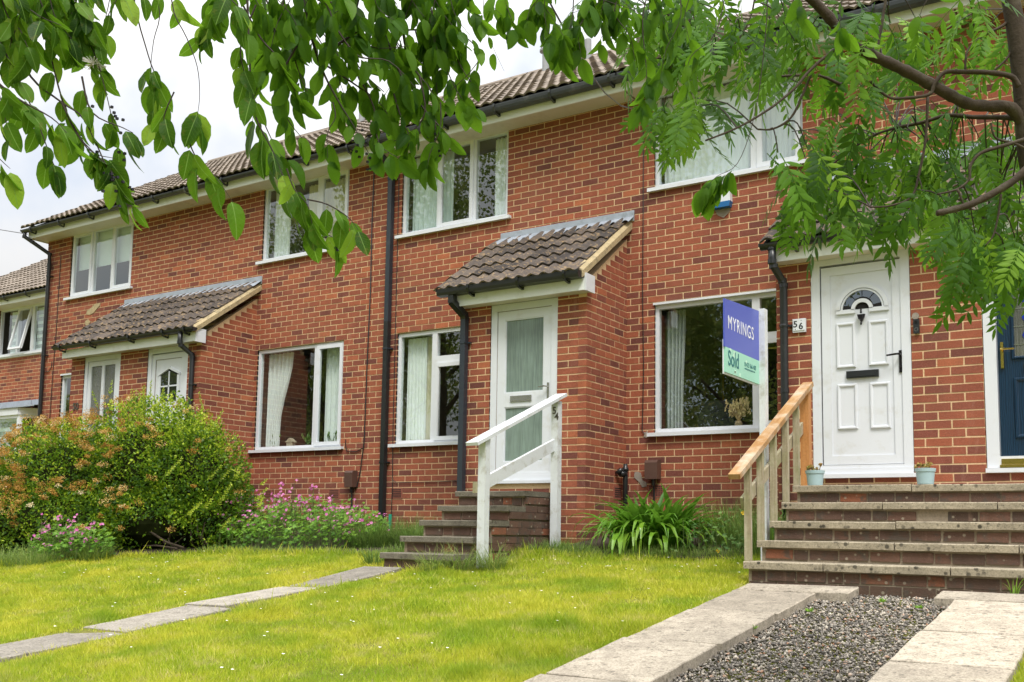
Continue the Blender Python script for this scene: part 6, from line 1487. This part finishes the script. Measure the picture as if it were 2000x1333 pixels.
# the middle canopy
T([(560,-160),(590,-20),(605,60),(622,118)],2.7,.011,6,.2,d2=2.75)
T([(622,118),(650,95),(700,60),(760,20)],2.75,.006,10,.1)
T([(622,118),(640,160),(665,205),(690,245),(720,300)],2.75,.0035,12,.1,berries=True)
T([(450,-60),(500,60),(540,110),(560,150),(590,200)],2.6,.004,16,.1)
T([(480,-50),(485,60),(490,160),(500,230),(530,290),(560,360),(600,430),(660,470)],2.55,.0038,13,.42,(.075,.098),berries=True)
T([(500,10),(470,90),(480,150),(500,200)],2.55,.0025,8,.3)
T([(560,330),(575,370),(600,400),(610,440)],2.5,.0022,6,.2)
T([(600,390),(640,400),(680,425),(700,450)],2.5,.0022,6,.3)
T([(720,-80),(740,30),(760,90),(790,160),(830,215),(880,270)],2.8,.006,20,.1)
T([(690,-100),(700,0),(680,60),(700,130),(750,180)],2.8,.005,16,.1)
T([(790,-60),(785,40),(800,120),(845,185),(850,260),(840,310)],2.8,.0042,17,.25,berries=True)
T([(830,-60),(850,60),(870,130),(900,190),(925,210)],2.85,.0035,12,.2)
T([(640,130),(700,170),(740,200),(760,230)],2.8,.003,12,.1)
T([(760,150),(780,220),(800,270),(790,300)],2.8,.003,9,.2)
T([(560,-40),(540,40),(520,100)],2.7,.004,11,.1)
T([(640,-60),(660,20),(700,60)],2.85,.004,11,.1)
T([(650,200),(655,230),(640,260),(640,310)],2.7,.002,4,.6)
T([(780,60),(830,60),(870,80),(900,75)],2.85,.003,9,.1)
T([(900,-60),(880,20),(870,60)],2.9,.003,8,.1)
T([(960,-90),(945,0),(950,60),(985,140)],2.95,.0018,5,.0,(.035,.06))
T([(990,-80),(985,-10),(1000,40),(1010,60)],2.9,.0025,8,.3)
T([(1050,-80),(1060,-20),(1035,20),(1030,40)],2.9,.0022,6,.3)
T([(1120,-80),(1120,0),(1115,50),(1095,90),(1100,120)],2.95,.003,10,.35)
T([(1190,-80),(1180,0),(1170,40)],3.0,.003,8,.1)
T([(1270,-60),(1255,40),(1262,130),(1262,180),(1250,210)],3.0,.0028,12,.35)
T([(1320,-60),(1330,30),(1300,100),(1290,160)],3.0,.0025,7,.3)
T([(1420,-60),(1400,60),(1350,110),(1340,160)],3.0,.0025,5,.5)
T([(1500,-40),(1490,120),(1470,240),(1440,320),(1400,345),(1375,370)],2.9,.002,14,.62,(.055,.085))
T([(1590,-60),(1560,0),(1570,40)],3.0,.0025,4,.4)
T([(1650,-50),(1640,40),(1650,60)],3.0,.0025,4,.4)
T([(1040,-60),(1150,-10),(1240,20)],3.0,.003,6,.2)
T([(1830,-50),(1800,20),(1795,60)],3.0,.002,3,.5)
T([(430,-120),(430,-30),(410,20)],2.6,.003,8,.2)
T([(900,-120),(905,-30),(880,40),(900,110)],2.85,.003,12,.1)
T([(570,-100),(620,-20),(650,40),(640,90)],2.65,.004,13,.1)
T([(520,-100),(520,0),(560,60),(580,130),(600,180)],2.7,.004,15,.1)
T([(740,-100),(800,-20),(850,30),(900,130),(920,160)],2.85,.004,14,.1)
T([(700,150),(730,210),(740,280),(780,310)],2.75,.003,10,.2,bright=1)
T([(820,150),(830,220),(800,260),(760,280)],2.8,.003,10,.1)
T([(860,200),(860,250),(840,300),(835,330)],2.75,.002,7,.2)
T([(0,-60),(60,20),(120,50)],2.3,.003,9,.0)
T([(30,-60),(40,30),(20,90),(40,150)],2.3,.003,9,.0)
T([(160,150),(180,220),(240,250),(260,260)],2.35,.0025,8,.1)
T([(500,200),(520,250),(545,300),(560,310)],2.6,.002,6,.2)
T([(1130,-60),(1150,10),(1130,60),(1135,110)],2.95,.003,10,.2)
T([(1230,-60),(1200,20),(1230,70),(1240,120)],3.0,.003,9,.2)
T([(1000,-60),(960,0),(980,30)],2.9,.002,5,.3)
T([(620,0),(680,20),(720,90),(800,90)],2.75,.003,12,.1)
T([(580,90),(540,170),(560,230),(590,270)],2.65,.003,11,.2)
T([(660,60),(700,110),(760,120),(810,170)],2.7,.003,12,.1)
T([(-40,130),(30,190),(100,230),(130,260)],2.25,.003,10,.1)
T([(340,180),(320,230),(330,260)],2.4,.002,4,.1)
for i in range(46):
    x0_=rgt.choice((rgt.uniform(430,930),rgt.uniform(430,930),rgt.uniform(-40,230),rgt.uniform(1040,1330)))
    d_=2.3+.0006*max(0,x0_); x1_=x0_+rgt.uniform(-70,70); y1_=rgt.uniform(15,105)
    T([(x0_,-100),(x0_+rgt.uniform(-25,25),-30),((x0_+x1_)/2,y1_*.4),(x1_,y1_)],d_,.0024,rgt.choice((6,7,8,9)),.25)
for i in range(12):
    x0_=rgt.uniform(540,900); T([(x0_,60),(x0_+rgt.uniform(-40,40),120),(x0_+rgt.uniform(-70,70),rgt.uniform(180,260))],2.85,.002,7,.1)
def add_leaves(tree,maxobj=300):
    L=sorted(TREE_LEAVES,key=lambda q:(not(-60<px_of(q[0])[0]<2060 and -80<px_of(q[0])[1]<1333),px_of(q[0])[2]))
    for p,d,nrm,s in L[:maxobj]:
        o=bpy.data.objects.new('leaf',rgt.choice(BLV)); COL.objects.link(o); o.parent=tree; o.matrix_parent_inverse=Matrix.Translation(-Vector(tree.location)); o.matrix_basis=leaf_matrix(p,d,nrm,s)
    m=MB()
    for p,d,nrm,s in L[maxobj:]:
        M_=leaf_matrix(p,d,nrm,s); src=rgt.choice(BL_M); b=len(m.v); m.v+=[tuple(M_@Vector(v)) for v in src.v]; m.f+=[tuple(b+i for i in f) for f in src.f]; tn=rgt.random(); m.a+=[tn]*len(src.f); m.m+=[0]*len(src.f)
    if m.v: m.build('leaves',m_stuffleaf,tree,kind='stuff',smooth=True)
    print('broad leaves',len(L))
add_leaves(tl)
m=MB(); c=depth_pt(182,125,2.4)
for i in range(60):
    d=Vector((rgt.gauss(0,1),rgt.gauss(0,1),rgt.gauss(0,1))).normalized(); m.tube([c+d*.002,c+Vector((d.x*.03,d.y*.03,d.z*.013))],[.0012,.0006],4)
m.build('seed_fluff',simple('seed_fluff',(.7,.68,.66),.9),tl,kind='stuff')

# ---- the pinnate tree at the right
t2=thing('pinnate_tree','tree with feathery leaflets and a thick grey branch at the top right','tree',(0,0,0))
base=depth_pt(2090,1900,3.6); t2.location=(base.x,base.y,gz(base.x,base.y))
def limb(pts,depth,r0,r1,d2=None,n=10,name='branch',mat=None):
    P=[depth_pt(x,y,depth+((d2 if d2 else depth)-depth)*i/(len(pts)-1)) for i,(x,y) in enumerate(pts)]; P=smooth_pts(P,5); k=len(P)
    m=MB(); m.tube(P,[(r0+(r1-r0)*i/(k-1))*(1+.07*math.sin(i*1.7)+.05*math.sin(i*3.1)) for i in range(k)],n); m.build(name,mat or m_bark,t2,smooth=True); LIMBS.append(P); return P
LIMBS=[]
g0=Vector((base.x,base.y,gz(base.x,base.y)-.1)); tp=[g0,depth_pt(2080,900,3.6),depth_pt(2050,500,3.6),depth_pt(2012,300,3.6),depth_pt(2002,190,3.6),depth_pt(1985,60,3.6),depth_pt(1962,-60,3.6),depth_pt(1930,-260,3.6)]
P=smooth_pts(tp,5); m=MB(); m.tube(P,[.055-.0009*i for i in range(len(P))],12); m.build('trunk',m_bark,t2,smooth=True)
limb([(2005,255),(1975,212),(1930,208),(1890,203),(1850,183),(1790,150),(1740,125),(1700,107),(1655,82),(1620,35),(1570,-20),(1500,-120)],3.6,.0215,.016,3.4)
limb([(2010,235),(1960,230),(1900,229),(1850,226),(1800,240),(1750,250)],3.65,.010,.006,3.9)
limb([(1750,250),(1700,268),(1640,310),(1590,355)],3.9,.005,.003)
limb([(1990,170),(1975,150),(1930,142),(1880,141),(1845,142),(1825,165),(1815,185),(1770,192),(1735,190),(1700,160)],3.5,.010,.004)
limb([(2030,300),(1990,345),(1950,372),(1900,398),(1860,410),(1830,417)],3.3,.013,.010)
limb([(1660,82),(1620,105),(1580,140),(1550,175),(1500,215),(1440,250),(1378,275)],3.5,.006,.003,3.3)
limb([(1590,130),(1570,180),(1545,230),(1510,252),(1480,253)],3.5,.005,.003)
limb([(1640,165),(1600,148),(1550,148),(1520,150)],3.7,.006,.004)
limb([(1812,190),(1808,270),(1795,340),(1780,385),(1740,402),(1700,405)],3.5,.005,.003)
limb([(2010,270),(1960,285),(1915,300),(1895,325),(1893,350),(1870,370),(1830,380)],3.4,.007,.003)
limb([(2020,300),(1980,280),(1945,270),(1935,240)],3.4,.005,.003)
limb([(1990,20),(1960,50),(1920,70),(1890,100),(1885,140)],3.6,.006,.004)
limb([(1985,70),(1970,110),(1940,140)],3.6,.005,.003)
limb([(1955,380),(1950,420),(1940,460),(1925,480)],3.3,.004,.002)
limb([(1870,370),(1880,395),(1885,410)],3.3,.004,.002)
limb([(1740,-60),(1720,60),(1715,90)],3.6,.006,.004)
limb([(1480,-80),(1470,20),(1440,80),(1400,120)],3.7,.004,.002)
limb([(1350,-80),(1350,20),(1330,80),(1310,130)],3.8,.004,.002)
def pinnate_mesh(rg,drop):
    m=MB(); n=rg.choice((6,7,7,8)); L=1.; P=[]; p=Vector((0,0,0)); seg=10
    for k in range(seg+1):
        a=-drop*(k/seg)**1.3; P.append(p.copy()); p=p+Vector((math.cos(a)/seg,0,math.sin(a)/seg))
    m.tube([tuple(q) for q in P],[.008-.0005*i for i in range(len(P))],4,.5)
    def leaflet(c,d,l,nr):
        e=d.cross(nr).normalized(); w=l*.135; cur=-nr*l*.14
        pts=[c,c+d*l*.28+e*w+cur*.1,c+d*l*.62+e*w*.95+cur*.45,c+d*l+cur,c+d*l*.62-e*w*.95+cur*.45,c+d*l*.28-e*w+cur*.1]; b=len(m.v); m.v+=[tuple(q) for q in pts]
        md=len(m.v); m.v+=[tuple(c+d*l*.28+cur*.1-nr*l*.03),tuple(c+d*l*.62+cur*.45-nr*l*.03)]
        for f in ((0,1,md),(1,2,md+1,md),(2,3,md+1),(0,md,5),(md,md+1,4,5),(md+1,3,4)): m.f.append(tuple(b+i if i<6 else i for i in f)); m.a.append(.5); m.m.append(0)
    for i in range(n):
        f=.16+.78*i/(n-1); k=min(seg-1,int(f*seg)); c=Vector(P[k]).lerp(Vector(P[k+1]),f*seg-k); tg=(Vector(P[k+1])-Vector(P[k])).normalized(); nr=tg.cross(Vector((0,1,0))).normalized()*-1
        for s in (-1,1):
            d=(Vector((0,s,0))*rg.uniform(.75,1)+tg*rg.uniform(.45,.8)+Vector((0,0,-1))*rg.uniform(.1,.55)).normalized(); leaflet(c,d,rg.uniform(.27,.34)*(1.05-.35*abs(f-.45)),nr if abs(nr.dot(d))<.9 else Vector((0,0,1)))
    leaflet(Vector(P[-1]),(Vector(P[-1])-Vector(P[-2])).normalized(),.26,Vector((0,0,1))); return m
rp=random.Random(202)
PIN=[pinnate_mesh(rp,rp.uniform(.4,1.1)) for _ in range(8)]; PIV=[p.mesh('leaf',m_pinleaf,True) for p in PIN]
SPR=[]
def near(P):
    best=None
    for Lm in LIMBS:
        for q in Lm:
            d=(q-P).length
            if best is None or d<best[0]: best=(d,q)
    return best[1]
spots=[(1240,20),(1270,60),(1300,30),(1330,60),(1350,120),(1390,40),(1400,110),(1430,170),(1350,215),(1310,230),(1370,250),(1450,60),(1470,130),(1480,200),(1500,270),(1460,250),(1525,60),(1550,120),(1555,200),(1540,280),(1570,330),(1530,330),(1600,200),(1600,270),(1610,330),(1570,390),(1620,400),(1660,350),(1660,440),(1640,250),(1650,170),(1690,60),(1700,130),(1690,210),(1700,290),(1700,380),(1745,60),(1760,110),(1750,210),(1760,300),(1750,380),(1800,60),(1800,250),(1805,330),(1810,400),(1850,40),(1860,100),(1850,270),(1860,330),(1850,420),(1870,470),(1900,40),(1920,110),(1900,250),(1910,340),(1900,430),(1930,500),(1950,300),(1960,400),(1960,480),(1990,420),(1985,540),(1940,180),(1590,30),(1500,10),(1640,20),(1760,20),(1960,20),(1990,120),(1290,110),(1420,10),(1480,310),(1740,430),(1900,500),(1985,300),(1350,10),(1200,10),(1560,60),(1620,140),(1720,160),(1780,160),(1450,110),(1380,170),(1520,170),(1990,480),(1950,540)]
spots+=[(x+rp.uniform(-45,45),y+rp.uniform(-35,35)) for x,y in spots if rp.random()<.3]
spots=[q for q in spots if not (1375<q[0]<1520 and 150<q[1]<335) and not (1400<q[0]<1700 and 180<q[1]<300 and rp.random()<.4) and not (rp.random()<.14)]+[(1318,235),(1340,228),(1365,240)]
spots=[(x,y-(28 if x>1850 else 48 if y>330 else 10)) for x,y in spots if not (y>425 and x<1880) and not(1600<x<1880 and y>330 and rp.random()<.35)]
spots+=[(1545,395),(1590,400),(1625,420),(1660,405),(1690,425),(1735,400),(1570,360),(1640,370),(1790,395),(1840,400),(1870,430),(1890,470),(1930,470),(1960,440),(1990,500),(1760,350),(1820,350),(1710,330),(1975,560),(1905,520),(1660,300),(1610,300),(1780,280),(1880,240),(1730,250),(1300,60),(1350,90),(1430,60),(1500,110),(1575,90)]
twm=MB()
for (x,y) in spots:
    dp=rp.uniform(3.45,4.7); c=depth_pt(x+rp.uniform(-12,12),y-25+rp.uniform(-12,12),dp); q=near(c); mid=q.lerp(c,.5)+Vector((0,0,.04)); b=MB()
    twm.tube(smooth_pts([q,mid,c],3),[.003,.0028,.0026,.0024,.0022,.002,.0018],5)
    for i in range(rp.choice((3,3,4,4,5))):
        az=rp.uniform(0,2*PI); d=(RT*math.cos(az)*rp.uniform(.4,1.1)+FW*math.sin(az)*.7+Vector((0,0,-1))*rp.uniform(.35,1.3)).normalized()
        nrm=(Vector((0,0,1))*rp.uniform(.3,1)-FW*rp.uniform(.2,.9)+RT*rp.gauss(0,.3)).normalized(); SPR.append((c+d*.01+Vector((rp.gauss(0,.02),rp.gauss(0,.02),rp.gauss(0,.02))),d,nrm,rp.uniform(.17,.26)))
twm.build('twigs',m_twig,t2,kind='stuff')
SPR.sort(key=lambda q:px_of(q[0])[2])
for p,d,nrm,s in SPR[:300]:
    o=bpy.data.objects.new('leaf',rp.choice(PIV)); COL.objects.link(o); o.parent=t2; o.matrix_parent_inverse=Matrix.Translation(-Vector(t2.location)); o.matrix_basis=leaf_matrix(p,d,nrm,s)
m=MB()
for p,d,nrm,s in SPR[300:]:
    M_=leaf_matrix(p,d,nrm,s); src=rp.choice(PIN); b=len(m.v); m.v+=[tuple(M_@Vector(v)) for v in src.v]; m.f+=[tuple(b+i for i in f) for f in src.f]; tn=rp.random(); m.a+=[tn]*len(src.f); m.m+=[0]*len(src.f)
m_stuffpin=leaf_mat('pinnate_leaf_mass',PINC,(.28,.55,.03),.45,.5,.18,18,False)
if m.v: m.build('leaves',m_stuffpin,t2,kind='stuff',smooth=True)
print('pinnate leaves',len(SPR))

# ---- trees across the road, seen mirrored in the window glass
def far_tree(x,y,h,r,seed,label):
    rg=np.random.default_rng(seed); g=gz(x,y); t=thing('street_tree',label,'tree',(x,y,g),'trees across the road behind the viewer')
    m=MB(); m.tube([(x,y,g-.2),(x+.1,y,g+h*.35),(x-.1,y+.2,g+h*.7)],[.28,.22,.1],10); m.build('trunk',m_bark,t)
    for i in range(6): a=i*1.05; m=MB(); m.tube([(x,y,g+h*.3+.3*i),(x+math.cos(a)*r*.7,y+math.sin(a)*r*.7,g+h*.5+.25*i)],[.1,.04],6); m.build('branch',m_bark,t)
    nb=60; C=np.stack([x+rg.normal(0,r*.5,nb),y+rg.normal(0,r*.5,nb),g+h*(.28+.66*rg.random(nb)**.8)],1); R_=rg.uniform(.16,.34,nb)*r
    n=26000; i=rg.integers(0,nb,n); d=rg.normal(size=(n,3)); d/=np.linalg.norm(d,axis=1)[:,None]; P=C[i]+d*(R_[i]*rg.uniform(.5,1.1,n))[:,None]; D,Sd=rnd_frames(rg,n); V,F=leaf_quads(P,D,Sd,rg.uniform(.10,.22,n),rg.uniform(.08,.16,n))
    link('crown',big_mesh('crown',V,F,m_treeleaf,np.clip(rg.normal(.5,.2,n)+.2*d[:,2],0,1)),t)
for i,(x,y,h,r) in enumerate(((-50,-26,9,4.5),(-40,-28,12,4.5),(-27,-23,16,4.8),(-19.5,-22,19,5.2),(-12,-23,16,4.8),(-5.5,-21,11,4),(1,-22,9,4),(8,-22,9,4.5),(-33,-33,15,5),(-15,-31,17,5))):
    far_tree(x,y,h,r,300+i,['low spreading','broad low','tall dense','tallest leafy','tall round','short bushy','short round','small leafy','tall rear','large rear'][i]+' tree across the road mirrored in the windows')
